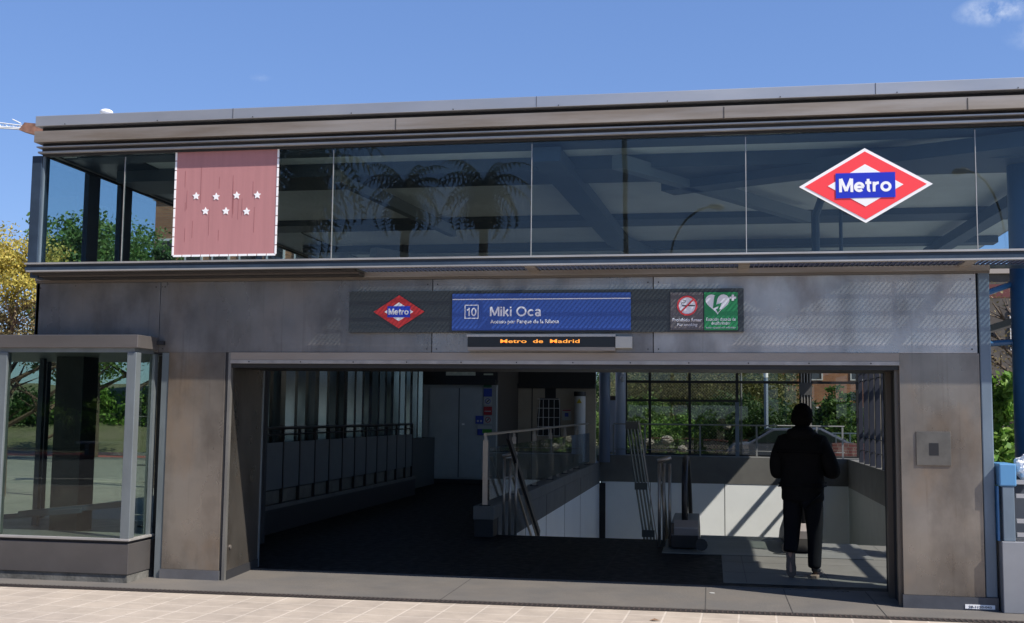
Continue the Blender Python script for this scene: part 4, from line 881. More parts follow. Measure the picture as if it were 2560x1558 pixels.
# fin screen at right
FS = thing('fin_screen', 'row of tall dark pointed steel fins along the right side of the hall', 'screen', (3.55, 12, .6))
k = 0
for i in range(7):
    y = 11.9+i*.92
    MB().prism_x([(y-.05, .45), (y+.05, .45), (y+.05, 2.82), (y, 2.98), (y-.05, 2.82)], 3.52, 3.62).build('fin', mat('fin_metal', (.045, .05, .07), .4, .5), FS)
for z in (2.55, 2.72): MB().tube([(3.57, 11.8, z), (3.57, 17.5, z)], .012, 6).build('cross_rod', M_BLACK, FS)
for z in (1.2, .9): MB().tube([(3.57, 11.8, z), (3.57, 17.5, z)], .012, 6).build('cross_rod', M_BLACK, FS)
sb = MB()
for i in range(6):
    y = 11.9+i*.92+.2; sb.box(3.66, 3.70, y, y+.17, .6, 2.9)
sb.build('backing_strip', mat('strip_tan', (.20, .18, .15), .6, var=.3, scale=3), FS)
# security camera on column
cm = thing('security_camera', 'small white dome camera on the pale column by the window grid', 'security camera', (-2.35, 19.7, 2.75))
MB().tube([(-2.35, 19.75, 2.95), (-2.35, 19.7, 2.78)], .03, 8).build('arm', M_WHITE, cm); MB().tube([(-2.38, 19.7, 2.70), (-2.35, 19.66, 2.66), (-2.33, 19.64, 2.58)], [.05, .07, .04], 10).build('housing', mat('camera_grey', (.4, .42, .45), .4), cm)

p = G(1636, 1553); lf = MB(); lf.add([(p.x-.045, p.y, .004), (p.x, p.y+.02, .02), (p.x+.05, p.y+.004, .006), (p.x, p.y-.02, .012)], [(0, 1, 2), (0, 2, 3)])
tag(lf.build('dry_leaf', mat('dry_leaf_brown', (.20, .12, .07), .8), None, org=Vector((p.x, p.y, 0))), 'single dry brown leaf lying on the pale paving near the drain', 'leaf')
p = G(1780, 1483); gu = MB().tube([(p.x, p.y, .001), (p.x, p.y, .004)], .028, 9)
tag(gu.build('chewing_gum', mat('gum_white', (.4, .4, .38), .7), None, org=Vector((p.x, p.y, 0))), 'flat whitish spot stuck on the grey entrance strip', 'gum spot')
# ------------------------------------------------------------------ right foreground barrier
BR = thing('metal_barrier', 'grey metal railing unit with blue cap at the right end of the facade', 'barrier', (2.6, -.05, 0))
MB().box(2.52, 4.2, -.10, .35, .0, .62).build('base_panel', mat('barrier_grey', (.27, .28, .30), .45, .3, var=.1), BR, bevel=.006)
MB().box(2.54, 2.64, -.08, .05, .62, 1.10).build('post', M_BGREY, BR, bevel=.006)
MB().box(2.515, 2.66, -.09, .30, 1.101, 1.30).build('blue_cap', mat('cap_blue', (.09, .25, .46), .4), BR, bevel=.012)
for z in (.66, .78, 1.0, 1.12): MB().box(2.66, 4.2, -.06, -.02, z, z+.035).build('slat', mat('slat_grey', (.36, .36, .37), .45, .3), BR)
MB().box(2.50, 2.515, -.06, .2, .62, 1.1).build('edge_strip', M_BLUE, BR)
MB().box(2.8, 4.2, -.101, -.105, .12, .128).build('panel_line', M_LTRIM, BR)
bgm = bmesh.new(); bmesh.ops.create_icosphere(bgm, subdivisions=4, radius=1)
for v_ in bgm.verts:
    n_ = math.sin(v_.co.x*7+v_.co.z*3)*.08+math.sin(v_.co.z*11+v_.co.y*5)*.06+random.uniform(-.05, .05)
    v_.co = v_.co*(1+n_); v_.co = Vector((v_.co.x*.11, v_.co.y*.12, v_.co.z*.12))
me = bpy.data.meshes.new('plastic_bag'); bgm.to_mesh(me); bgm.free(); o = bpy.data.objects.new('plastic_bag', me); C.objects.link(o); me.materials.append(M_FOIL); o.location = (2.80, .1, 1.26)
tag(o, 'crumpled white plastic bag resting behind the blue cap of the barrier', 'bag')
MB().box(2.68, 4.0, .2, .6, .62, 1.13).build('inner_box', mat('barrier_inner', (.05, .06, .08), .6), BR)

# ------------------------------------------------------------------ vegetation
def leaf_mat(name, c1, c2, c3=None):
    m, nt, b = node_mat(name); g = nt.nodes.new('ShaderNodeNewGeometry'); cr = nt.nodes.new('ShaderNodeValToRGB')
    cr.color_ramp.elements[0].color = (*c1, 1); cr.color_ramp.elements[1].color = (*c2, 1)
    if c3: e = cr.color_ramp.elements.new(.5); e.color = (*c3, 1)
    nt.links.new(g.outputs['Random Per Island'], cr.inputs[0]); nt.links.new(cr.outputs[0], b.inputs['Base Color'])
    b.inputs['Roughness'].default_value = .6
    b.inputs['Subsurface Weight'].default_value = 0
    tr = nt.nodes.new('ShaderNodeBsdfTranslucent'); nt.links.new(cr.outputs[0], tr.inputs[0])
    mx = nt.nodes.new('ShaderNodeMixShader'); mx.inputs[0].default_value = .35
    o = nt.nodes['Material Output']; nt.links.new(b.outputs[0], mx.inputs[1]); nt.links.new(tr.outputs[0], mx.inputs[2]); nt.links.new(mx.outputs[0], o.inputs[0]); return m
def leaves(blobs, n, size, m, name, parent, flat=.3):
    """leaf quads gathered in clumps inside the given ellipsoids"""
    V = []; o0 = np.array(ORG[parent.name])
    wts = np.array([b[3]*b[4]*b[5] for b in blobs]); wts = wts/wts.sum()
    cl = []
    for b, wt in zip(blobs, wts):
        k = max(8, int(wt*n/45))
        d = RNG.normal(size=(k, 3)); d /= np.linalg.norm(d, axis=1)[:, None]; rr = RNG.random(k)**.45
        c = np.array(b[:3])+d*rr[:, None]*np.array(b[3:6]); cl.append((c, np.full(k, min(b[3:6])*.20)))
    cc = np.concatenate([c for c, _ in cl]); cr_ = np.concatenate([r for _, r in cl])
    idx = RNG.integers(0, len(cc), n); P = cc[idx]+RNG.normal(size=(n, 3))*cr_[idx][:, None]*np.array([1, 1, .7])
    A = RNG.normal(size=(n, 3)); A /= np.linalg.norm(A, axis=1)[:, None]
    B = np.cross(A, RNG.normal(size=(n, 3))); B /= np.linalg.norm(B, axis=1)[:, None]
    s = size*(.6+.8*RNG.random(n))[:, None]
    vs = np.stack([P-A*s, P+B*s*.55, P+A*s, P-B*s*.55], 1).reshape(-1, 3)-o0
    me = bpy.data.meshes.new(name); me.vertices.add(4*n); me.vertices.foreach_set('co', vs.ravel())
    me.loops.add(4*n); me.loops.foreach_set('vertex_index', np.arange(4*n)); me.polygons.add(n)
    me.polygons.foreach_set('loop_start', np.arange(n)*4); me.polygons.foreach_set('loop_total', np.full(n, 4)); me.update(); me.validate()
    me.materials.append(m); ob = bpy.data.objects.new(name, me); C.objects.link(ob); ob.parent = parent; ORG[ob.name] = Vector(o0); return ob
M_BARK = mat('bark', (.10, .075, .055), .9, var=.4, scale=8, bump=.4)
def limbs(mb, base, top, r, spread, k):
    mb.tube([base, base.lerp(top, .5)+Vector((random.uniform(-.1, .1), 0, 0)), top], [r, r*.7, r*.3], 8)
    for i in range(k):
        t = .35+.6*i/k; p = base.lerp(top, t); a = i*2.4+random.random(); L_ = spread*(1.1-.6*t)*random.uniform(.7, 1.1)
        e = p+Vector((math.cos(a)*L_, math.sin(a)*L_, L_*.7)); mid = p.lerp(e, .5)+Vector((0, 0, -.08*L_))
        mb.tube([p, mid, e], [r*.4, r*.25, r*.08], 5)
        for j in range(3):
            a2 = a+random.uniform(-1, 1); e2 = mid+Vector((math.cos(a2)*L_*.5, math.sin(a2)*L_*.5, L_*random.uniform(.1, .5))); mb.tube([mid, e2], [r*.15, r*.04], 4)
def tree(label, x, y, z0, h, rad, m, n, size_, group, blobs=None, nl=9, name='tree', trunk=True, cat='tree'):
    T = thing(name, label, cat, (x, y, z0), group)
    if trunk:
        mb = MB(); limbs(mb, Vector((x, y, z0)), Vector((x, y, z0+h*.8)), max(.05, h*.025), rad*.9, nl); mb.build('trunk', M_BARK, T)
    if blobs is None:
        blobs = []
        for i in range(7):
            a = i*2.4; rr = rad*.5*random.uniform(.5, 1.1); blobs.append((x+math.cos(a)*rr, y+math.sin(a)*rr, z0+h*(.45+.45*random.random()), rad*.5*random.uniform(.8, 1.2), rad*.5, h*.17*random.uniform(.8, 1.3)))
    leaves(blobs, int(n*1.8), size_*.7, m, 'crown', T); return T
LY = leaf_mat('leaf_yellow_green', (.60, .52, .10), (.30, .30, .06), (.50, .38, .08))
LB = leaf_mat('leaf_brown', (.20, .13, .06), (.12, .10, .04), (.25, .20, .08))
LG = leaf_mat('leaf_green', (.05, .13, .02), (.14, .22, .05), (.09, .17, .03))
LD = leaf_mat('leaf_dark', (.02, .06, .015), (.07, .13, .03), (.04, .09, .02))
LO = leaf_mat('leaf_olive', (.17, .18, .05), (.28, .26, .10), (.10, .12, .03))
LS = leaf_mat('leaf_bright', (.10, .24, .03), (.25, .38, .08), (.16, .30, .05))
LP = leaf_mat('leaf_palm', (.02, .025, .01), (.05, .055, .02))
# left tree beside the kiosk
gtr = 'trees around the station'
p = F(35, 700, 9)
T = thing('tree', 'yellow green tree with bare brown lower twigs rising behind the kiosk', 'tree', (p.x, 9, -.1), gtr)
mb = MB(); limbs(mb, Vector((p.x-.1, 9, -.1)), Vector((p.x, 9, 3.9)), .14, 1.5, 14); limbs(mb, Vector((p.x+.6, 9.3, -.1)), Vector((p.x+.7, 9.3, 3.3)), .09, 1.1, 12); limbs(mb, Vector((p.x-.9, 9.3, -.1)), Vector((p.x-.9, 9.3, 3.3)), .09, 1.1, 12); mb.build('trunk', mat('reddish_bark', (.17, .11, .08), .9, var=.3, scale=8), T)
zc = F(35, 640, 9).z
leaves([(p.x-.3, 9, zc, 1.0, 1.0, .55), (p.x+.5, 9.2, zc-.05, .7, .8, .5), (p.x, 9, zc-.6, 1.6, .9, .55), (p.x-1.2, 9, zc, 1.0, .9, .6)], 17000, .034, LY, 'crown', T)
leaves([(p.x, 9, zc-1.5, 1.9, .9, .7)], 6500, .030, LB, 'dry_leaves', T)
# trees seen through the left glass
for (px, py, Y, h, r, mm, n, lab) in ((185, 570, 22, 7.6, 1.9, LG, 9000, 'fresh green rounded tree seen through the left corner glass'),
                                   (255, 580, 26, 8.1, 2.2, LG, 7000, 'green tree between the first and second dark columns'),
                                   (345, 585, 27, 8.2, 2.8, LG, 9000, 'broad green tree seen right of the second dark column')):
    p = F(px, py, Y); tree(lab, p.x, Y, -.1, p.z+.6, r, mm, n, .10, gtr)
pt = F(1020/2.865+0, 900/2.865+200, 12); T = thing('pine_branch_tree', 'thin dark pine tree in front of the brick block behind the glass', 'tree', (pt.x+.55, 12, 0), gtr)
mb = MB(); mb.tube([(pt.x+.55, 12, 0), (pt.x+.6, 12, 3.3), (pt.x+.55, 12, 5.2)], [.09, .07, .03], 8); mb.tube([(pt.x+.58, 12, 4.2), (pt.x, 12, 4.35), (pt.x-.3, 12, 4.3)], [.03, .02, .008], 5); mb.build('trunk', M_BARK, T)
leaves([(pt.x-.05, 12, 4.35, .45, .3, .14), (pt.x+.5, 12, 4.9, .3, .3, .4)], 1400, .05, LD, 'crown', T)
# brick block behind
def brick_mat(name, c1, c2, mo, sc=1):
    m, nt, b = node_mat(name); tc = nt.nodes.new('ShaderNodeTexCoord'); mp = nt.nodes.new('ShaderNodeMapping'); mp.inputs['Rotation'].default_value = (R(90), 0, 0)
    nt.links.new(tc.outputs['Object'], mp.inputs[0]); br = nt.nodes.new('ShaderNodeTexBrick'); br.inputs['Scale'].default_value = sc
    br.inputs['Brick Width'].default_value = .3; br.inputs['Row Height'].default_value = .09; br.inputs['Mortar Size'].default_value = .01
    br.inputs['Color1'].default_value = (*c1, 1); br.inputs['Color2'].default_value = (*c2, 1); br.inputs['Mortar'].default_value = (*mo, 1)
    nt.links.new(mp.outputs[0], br.inputs[0]); n = nt.nodes.new('ShaderNodeTexNoise'); n.inputs['Scale'].default_value = .8; n.inputs['Detail'].default_value = 6; nt.links.new(tc.outputs['Object'], n.inputs[0])
    mx = nt.nodes.new('ShaderNodeMixRGB'); mx.blend_type = 'MULTIPLY'; mx.inputs[0].default_value = .6; nt.links.new(br.outputs[0], mx.inputs[1]); nt.links.new(n.outputs[0], mx.inputs[2])
    g = nt.nodes.new('ShaderNodeGamma'); g.inputs[1].default_value = .8; nt.links.new(mx.outputs[0], g.inputs[0]); nt.links.new(g.outputs[0], b.inputs['Base Color']); b.inputs['Roughness'].default_value = .9; return m
M_BRICK = brick_mat('orange_brick', (.40, .15, .06), (.30, .10, .045), (.28, .17, .10))
def block(label, x0, x1, y, h, wall, group, floors, cols, depth=9, win=M_DARK, base=0):
    B = thing('apartment_block', label, 'building', ((x0+x1)/2, y, base), group)
    MB().box(x0, x1, y, y+depth, base, h).build('wall', wall, B)
    MB().box(x0-.1, x1+.1, y-.1, y+depth+.1, h, h+.25).build('roof', mat('roof_edge', (.35, .3, .26), .8), B)
    for i in range(floors):
        for j in range(cols):
            cx = x0+(x1-x0)*(j+.5)/cols; z = base+1.0+(h-base-.6)*i/floors
            f = MB().box(cx-.42, cx+.42, y-.06, y-.01, z, z+1.3).build('window', mat('window_frame_white', (.6, .58, .55), .6), B)
            MB().box(cx-.33, cx+.33, y-.065, y-.0605, z+.08, z+1.2).build('pane', win, f)
    return B
gb_ = 'buildings behind the station'
p0 = F(388, 560, 34); p1 = F(470, 560, 34)
block('orange brick block with small white framed windows beside the flag panel', p0.x, p0.x+7.5, 34, 10.8, M_BRICK, gb_, 3, 6, 9)
p = F(690, 640, 40); block('pale grey green block low behind the flag panel', p.x, p.x+3.4, 46, 9.0, mat('pale_green_wall', (.38, .42, .38), .8), gb_, 3, 3, 6)
p0 = F(2050, 930, 62); block('wide orange brick block behind the cypress bushes on the right', p0.x-14, p0.x+16, 62, 9.5, M_BRICK, gb_, 3, 12, 9)
# rear hillside hedge bank
hb = MB(); N = 24
for i in range(N):
    for j in range(6): pass
bank = MB(); xs_ = np.linspace(-40, 30, 36); yy = [30, 33, 37, 42, 48, 58]; zz = [-.1, .6, 1.6, 2.6, 3.0, 2.0]
vid = []
for j, Y in enumerate(yy):
    for i, X_ in enumerate(xs_): bank.v.append((X_, Y, zz[j]*(1 if X_ < 3 else max(.05, 1-(X_-3)/3))+random.uniform(-.15, .15)*(j > 0)))
for j in range(5):
    for i in range(35): a = j*36+i; bank.f.append((a, a+1, a+37, a+36))
tag(bank.build('hillside', M_DIRT), kind='structure')
ghb = 'bushes behind the rear windows'
def bush(label, px, py, Y, r, h, mm, n, size=.07, grp=ghb, base=None, cat='bush', name='bush'):
    p = F(px, py, Y); z0 = -.1 if base is None else base
    T = thing(name, label, cat, (p.x, Y, z0), grp); mb = MB()
    for k in range(4): a = k*1.6; mb.tube([(p.x, Y, z0), (p.x+math.cos(a)*r*.4, Y+math.sin(a)*r*.3, z0+h*.7)], [.05, .015], 5)
    mb.build('stem', M_BARK, T)
    bl_ = []
    for i in range(6):
        a = i*2.4; bl_.append((p.x+math.cos(a)*r*.45, Y+math.sin(a)*r*.4, z0+h*(.3+.5*((i*.37) % 1)), r*.55, r*.5, h*.28))
    leaves(bl_, int(n*1.6), size*.72, mm, 'foliage', T); return T
for (px, Y, r, h, mm, n, lab) in ((1575, 31, 1.8, 2.6, LG, 9000, 'green bush at the left end of the window grid'), (1640, 34, 2.0, 4.6, LO, 9000, 'tall olive bush behind the second window bay'),
                               (1700, 29, 1.5, 1.9, LS, 7000, 'bright green low bush inside the second bay'), (1760, 35, 2.2, 5.2, LO, 9000, 'pale olive bush filling the upper middle panes'),
                               (1790, 29, 1.7, 2.6, LD, 8000, 'dark bush behind the third window bay'), (1860, 33, 2.0, 4.3, LO, 9000, 'olive bush left of the pale lamp post'),
                               (1900, 29.5, 1.7, 2.5, LD, 7000, 'dark bush above the silver car'), (1945, 36, 1.3, 4.4, LO, 7000, 'olive bush left of the ribbed column'),
                               (1560, 38, 2.4, 5.6, LG, 8000, 'tall green bush high on the bank at far left'), (1850, 41, 2.6, 6.0, LG, 8000, 'tall green bush on top of the bank'),
                               (1480, 36, 2.2, 5.0, LD, 4000, 'dark green bush hidden beside the pale column'), (1640, 28, 1.2, 1.3, LG, 5000, 'small bush among pale rocks by the second bay'), (1690, 41, 2.6, 6.4, LD, 8000, 'dark tall bush behind the upper grid row')):
    bush(lab, px, 1060, Y, r, h, mm, n)
gc_ = 'cypress bushes by the rear windows'
for (px, Y, r, h, lab) in ((2030, 28, .45, 2.45, 'leftmost cypress, half hidden by the person'), (2072, 27, .5, 2.4, 'second cypress from the left, dark and narrow'), (2094, 26, .6, 2.75, 'widest light green cypress in the right bay'), (2130, 26.5, .42, 2.6, 'dark cypress at the edge of the fin screen')):
    p = F(px, 1060, Y); T = thing('cypress', lab, 'cypress', (p.x, Y, -.1), gc_)
    MB().tube([(p.x, Y, -.1), (p.x, Y, h*.8)], [.06, .02], 6).build('trunk', M_BARK, T)
    leaves([(p.x, Y, h*.25, r*.85, r*.8, h*.25), (p.x, Y, h*.5, r, r, h*.28), (p.x, Y, h*.75, r*.7, r*.7, h*.22)], 5000, .06, LG if 'light' in lab else LD, 'crown', T)
rk = bmesh.new()
p = F(1650, 1120, 27)
rocks = 'pale rocks among the bushes'
for k, (px, py, Y, s, lab) in enumerate(((1622, 1105, 26.6, .17, 'pale rock at the foot of the second window bay'), (1668, 1100, 27, .2, 'larger pale rock right of the first one'), (1706, 1122, 26.5, .16, 'small cream rock low beside the third bay'), (1818, 1068, 27.5, .12, 'whitish rock among the dark bushes'))):
    rb = bmesh.new(); bmesh.ops.create_icosphere(rb, subdivisions=3, radius=s)
    for v_ in rb.verts: v_.co *= 1+random.uniform(-.14, .14); v_.co.z *= .7
    me = bpy.data.meshes.new('rock'); rb.to_mesh(me); rb.free(); o = bpy.data.objects.new('rock', me); C.objects.link(o); me.materials.append(mat('rock_pale', (.27, .25, .21), .9, var=.3, scale=6)); q_ = F(px, py, Y); o.location = q_
    tag(o, lab, 'rock', rocks)
# chain link fence outside
cf = thing('chain_link_fence', 'fine diagonal wire mesh fence just outside the left window bays', 'fence', (-.8, 21.5, 0))
wm_ = MB(); H0, H1 = .3, 3.2
x = -2.9-3
while x < .9:
    for s in (1, -1):
        a = Vector((x, 21.5, H0)); b = Vector((x+(H1-H0), 21.5, H1))
        if s < 0: a, b = Vector((x, 21.51, H1)), Vector((x+(H1-H0), 21.51, H0))
        # clip to x range
        def cl(a, b, lo=-2.9, hi=.85):
            d = b-a; t0 = max(0, (lo-a.x)/d.x); t1 = min(1, (hi-a.x)/d.x)
            return (a+d*t0, a+d*t1) if t1 > t0 else None
        c_ = cl(a, b)
        if c_: wm_.beam(c_[0], c_[1], .007, .007)
    x += .085
wm_.build('wire_mesh', mat('fence_wire', (.30, .29, .26), .5, .4), cf)
for x in (-2.9, .85):
    MB().tube([(x, 21.52, -.16), (x, 21.52, 3.25)], .03, 8).build('post', mat('grey_rail', (.24, .25, .25), .5, .4), cf)
# shrub on the right
T = thing('ivy_shrub', 'bright green sunlit shrub in the gap right of the facade', 'shrub', (2.95, 3.3, 0), None)
mb = MB(); [mb.tube([(3.0, 3.4, 0), (3.0+.15*math.cos(k), 3.4+.15*math.sin(k), 1.9)], [.03, .01], 5) for k in range(4)]; mb.build('stem', M_BARK, T)
leaves([(3.38, 3.4, 1.75, .30, .35, .45), (3.48, 3.4, 1.25, .38, .35, .4), (3.43, 3.4, .8, .42, .4, .4), (3.28, 3.5, 2.15, .15, .2, .25)], 2600, .05, LS, 'foliage', T)
leaves([(3.42, 3.4, 1.95, .2, .25, .3)], 700, .05, LS, 'foliage', T)
# things seen in the right gap further back
block('dark brick house with red band behind the right gap', F(2440, 800, 26).x, F(2440, 800, 26).x+14, 26, 6.2, mat('dark_brick_wall', (.11, .095, .08), .9, var=.4, scale=3), gb_, 2, 5, 8)
p = F(2500, 720, 18)
rb_ = MB(); rb_.box(p.x-.6, p.x+5, 17.9, 18.1, F(2500, 745, 18).z, F(2500, 712, 18).z); rb_.box(p.x-.6, p.x-.5, 17.9, 18.1, 0, F(2500, 745, 18).z); rb_.box(p.x+4.9, p.x+5, 17.9, 18.1, 0, F(2500, 745, 18).z)
tag(rb_.build('red_hoarding', mat('dull_red', (.12, .03, .028), .7), None, org=Vector((p.x, 18, 0))), 'dull red raised band on posts behind the right gap', 'hoarding')
p = F(2500, 870, 12); tree('bare brown twiggy tree behind the blue column', p.x+.3, 12, 0, 5.2, 1.5, LB, 700, .04, gtr, nl=22)
# hedge on the right, low blue ground rail
# lamp post beyond the bank
def street_lamp(label, x, y, h, reach, group='street lamps', side=1, r=.06, col=None):
    T = thing('street_lamp', label, 'street lamp', (x, y, 0), group); mm = col or mat('lamp_post_grey', (.12, .12, .12), .5, .5)
    pts = [(x, y, 0), (x, y, h*.72)]+[(x+side*reach*(1-math.cos(t)), y, h*.72+h*.28*math.sin(t)) for t in [math.pi/2*k/6 for k in range(1, 7)]]
    MB().tube(pts, [r*1.2, r]+[r*.8]*6, 8).build('post', mm, T, smooth=True)
    MB().tube([(x+side*reach*.95, y, h), (x+side*(reach+.12), y, h+.03), (x+side*(reach+.55), y, h-.02), (x+side*(reach+.7), y, h-.05)], [.05, .12, .14, .03], 10).build('lamp_head', mat('lamp_head', (.3, .3, .28), .4), T, smooth=True)
    return T
p = F(1915, 1000, 27.3)
lp_ = thing('lamp_post', 'pale grey post with white top between the bushes behind the window grid', 'post', (p.x, 27.3, 0))
MB().tube([(p.x, 27.3, 0), (p.x, 27.3, F(1915, 945, 27.3).z)], .07, 8).build('pole', mat('pale_post', (.22, .27, .34), .5), lp_)
MB().tube([(p.x, 27.3, F(1915, 944, 27.3).z), (p.x, 27.3, 4.2)], .075, 8).build('white_sleeve', M_BRW, lp_)

# cars outside the rear glazing
def car(label, x, y, rz, paint, win):
    T = thing('parked_car', label, 'car', (0, 0, 0), 'cars parked behind the station')
    prof = [(-2.15, .35), (-2.2, .75), (-2.0, .95), (-1.55, 1.0), (-.85, 1.42), (.55, 1.46), (1.35, 1.05), (2.0, .92), (2.2, .7), (2.15, .35)]
    b = MB(); b.prism_y(prof, -.82, .82); body = b.build('body', paint, T, bevel=.06)
    g = MB(); gp = [(-1.42, 1.0), (-.82, 1.36), (.5, 1.40), (1.18, 1.04)]; g.prism_y(gp, -.835, .835); g.build('side_windows', win, T)
    g = MB(); g.add([(1.32, -.7, 1.09), (1.32, .7, 1.09), (.62, .66, 1.455), (.62, -.66, 1.455)], [(0, 1, 2, 3)]); g.add([(-1.52, -.7, 1.05), (-1.52, .7, 1.05), (-.9, .66, 1.425), (-.9, -.66, 1.425)], [(0, 1, 2, 3)])
    gw_ = g.build('windscreen', win, T); gw_.location = (0, 0, .02)
    for wx in (-1.35, 1.35):
        for wy in (-.8, .8):
            wh = MB().tube([(wx, wy-.1, .31), (wx, wy+.1, .31)], .31, 18).build('wheel', M_BLACK, T)
            MB().tube([(wx, wy-.108 if wy < 0 else wy+.101, .31), (wx, wy-.101 if wy < 0 else wy+.108, .31)], .19, 14).build('rim', M_LTRIM, wh)
    for wy in (-.6, .6): MB().box(2.12, 2.2, wy-.18, wy+.18, .62, .76).build('headlight', M_WHITE, T)
    T.location = (x, y, -.1); T.rotation_euler = (0, 0, rz); return T
MW = mat('car_window', (.02, .03, .03), .1)
p = F(1925, 1085, 24.6); car('silver car behind the rear glazing, half hidden by the person', p.x+.9, 24.6, 0, mat('car_silver', (.13, .14, .18), .25, .5), MW)
p = F(2080, 1090, 24.2); car('blue car right of the person behind the rear railing', p.x+1.3, 27.6, math.pi, mat('car_blue', (.05, .09, .22), .25, .3), MW)
rw_ = MB(); a = F(2080, 1110, 23.5); b = F(2145, 1110, 23.5); rw_.box(a.x, b.x+3, 23.4, 23.6, -.1, F(2100, 1108, 23.5).z)
tag(rw_.build('low_brick_wall', brick_mat('dark_red_brick', (.16, .03, .03), (.12, .03, .03), (.2, .15, .13)), None, org=Vector((a.x, 23.5, 0))), 'low dark red wall behind the rear railing at the right', 'wall')
rr_ = thing('street_railing', 'white street railing on the low red wall at the rear right', 'railing', (a.x, 23.5, 0))
for k in range(10): MB().box(a.x+.1+k*.2, a.x+.13+k*.2, 23.48, 23.5, F(2100, 1108, 23.5).z, F(2100, 1095, 23.5).z+.12).build('picket', M_BGREY, rr_)
MB().box(a.x, a.x+3, 23.475, 23.505, F(2100, 1090, 23.5).z+.06, F(2100, 1090, 23.5).z+.1).build('top_rail', M_BGREY, rr_)

# ------------------------------------------------------------------ crane far left
cq = lambda x, y: F(x/2.865, 200+y/2.865, 70)
cr_T = thing('tower_crane', 'tip of a tower crane arm, white lattice with rust orange end, left of the roof', 'crane', tuple(cq(120, 330)))
A_, B_, C_ = cq(-420, 312), cq(155, 345), cq(290, 350)
jb = MB(); o_ = Vector((0, 0, .42))
for s in (0, .5): jb.tube([A_+Vector((0, s, 0)), B_+Vector((0, s, 0))], .06, 5)
jb.tube([A_+o_*1.6, B_+o_*.5], .05, 5); n = 12
jb.tube([cq(90, 300)+Vector((0, 0, .2)), cq(150, 330)+Vector((0, 0, .2))], .05, 5)
for k in range(n): jb.tube([A_.lerp(B_, k/n), (A_+o_*1.6).lerp(B_+o_*.5, (k+.5)/n), A_.lerp(B_, (k+1)/n)], .03, 4)
jb.build('jib', mat('crane_white', (.75, .75, .76), .5), cr_T)
ob_ = MB(); ob_.prism_y([(B_.x, B_.z-.25), (C_.x, C_.z-.65), (C_.x+1, C_.z-.65), (C_.x+1, C_.z+.2), (B_.x+.5, B_.z+.35)], 69.6, 70.6); ob_.build('counter_end', mat('crane_rust', (.40, .20, .13), .7, var=.5, scale=1.5), cr_T)
mst = MB(); MX = F(1000, 500, 70).x
for dx in (-.8, .8):
    for dy_ in (-.8, .8): mst.tube([(MX+dx, 70+dy_, 0), (MX+dx, 70+dy_, C_.z-1)], .12, 5)
for k in range(14):
    z = k*(C_.z-1)/14; mst.tube([(MX-.8, 69.2, z), (MX+.8, 69.2, z+(C_.z-1)/14)], .07, 4)
mst.box(C_.x+1.0, MX+2, 69.4, 70.6, C_.z-.65, C_.z-.1)
mst.build('mast', mat('crane_rust2', (.40, .22, .12), .7), cr_T)

# ------------------------------------------------------------------ across the road (mirrored in the glass)
def palm(label, x, y, h, sc):
    T = thing('palm_tree', label, 'palm', (0, 0, 0), 'palms across the road')
    MB().tube([(0, 0, 0), (.1, 0, h*.5), (0, .05, h)], [.28, .2, .24], 10).build('trunk', M_BARK, T)
    fr = MB()
    for i in range(30):
        a = i*2.39996; el = 1.35-1.9*i/30; L_ = 2.0*sc
        pts = []; pp = Vector((0, 0, h)); e = el
        for k in range(8):
            pts.append(pp.copy()); pp = pp+Vector((math.cos(a)*math.cos(e), math.sin(a)*math.cos(e), math.sin(e)))*L_/7; e -= .30
        side = Vector((-math.sin(a), math.cos(a), 0))
        for k in range(1, 8):
            wd = .34*sc*math.sin(math.pi*min(1, (k+.6)/8))
            for s in (-1, 1):
                for q_ in (0, .5):
                    b0 = pts[k-1].lerp(pts[k], q_); tip = b0+side*s*wd+Vector((math.cos(a)*.12, math.sin(a)*.12, -wd*.75)); b1 = b0+(pts[k]-pts[k-1])*.30
                    fr.add([b0, b1, tip], [(0, 1, 2)])
        fr.tube(pts, .02, 4)
    fr.build('fronds', LP, T)
    sk_ = MB()
    for i in range(16):
        a = i*2.4; zz = h-.1-.4*sc*(i/16); r0 = .25; r1 = (.5-.2*i/16)*sc*random.uniform(.6, 1.1)
        b0 = Vector((math.cos(a)*r0, math.sin(a)*r0, zz)); tip = Vector((math.cos(a)*r1, math.sin(a)*r1, zz-.9*sc)); s_ = Vector((-math.sin(a), math.cos(a), 0))*.14*sc
        md = b0.lerp(tip, .5)+Vector((0, 0, .12))
        sk_.add([b0-s_*.4, md-s_*1.6, tip-s_, tip+s_, md+s_*1.6, b0+s_*.4], [(0, 1, 4, 5), (1, 2, 3, 4)])
    sk_.build('dead_fronds', leaf_mat('leaf_dead', (.10, .08, .04), (.16, .13, .07)), T); T.location = (x, y, -.1); return T
for (px, py, Y, sc, lab) in ((1023, 480, 45, 1.5, 'palm mirrored in the middle of the upper glass, left of the pair'), (1215, 478, 45, 1.65, 'palm mirrored right of its twin in the upper glass'), (775, 410, 34, 2.2, 'largest palm, mirrored right of the flag panel'), (740, 520, 30, 1.5, 'lower palm mirrored beside the flag panel')):
    p = F(px, py, Y); palm(lab, p.x, -Y, p.z, sc)
p = F(1567, 450, 24); pl_ = MB(); pl_.tube([(p.x, -24, -.1), (p.x, -24, 12)], .075, 10)
tag(pl_.build('utility_pole', mat('pole_dark', (.05, .045, .04), .8), None, org=Vector((p.x, -24, 0))), 'tall dark pole mirrored in the upper glass', 'pole')
for (px, py, ex, Y, lab) in ((1672, 560, 1790, 38, 'street lamp mirrored left of the large Metro sign'), (2505, 470, 2400, 38, 'street lamp mirrored right of the large Metro sign')):
    b0 = F(px, 520, Y); hd = F(ex, 527 if px < 2000 else 435, Y); T = street_lamp(lab, b0.x, -Y, hd.z, abs(hd.x-b0.x)*.85, side=1 if hd.x > b0.x else -1)
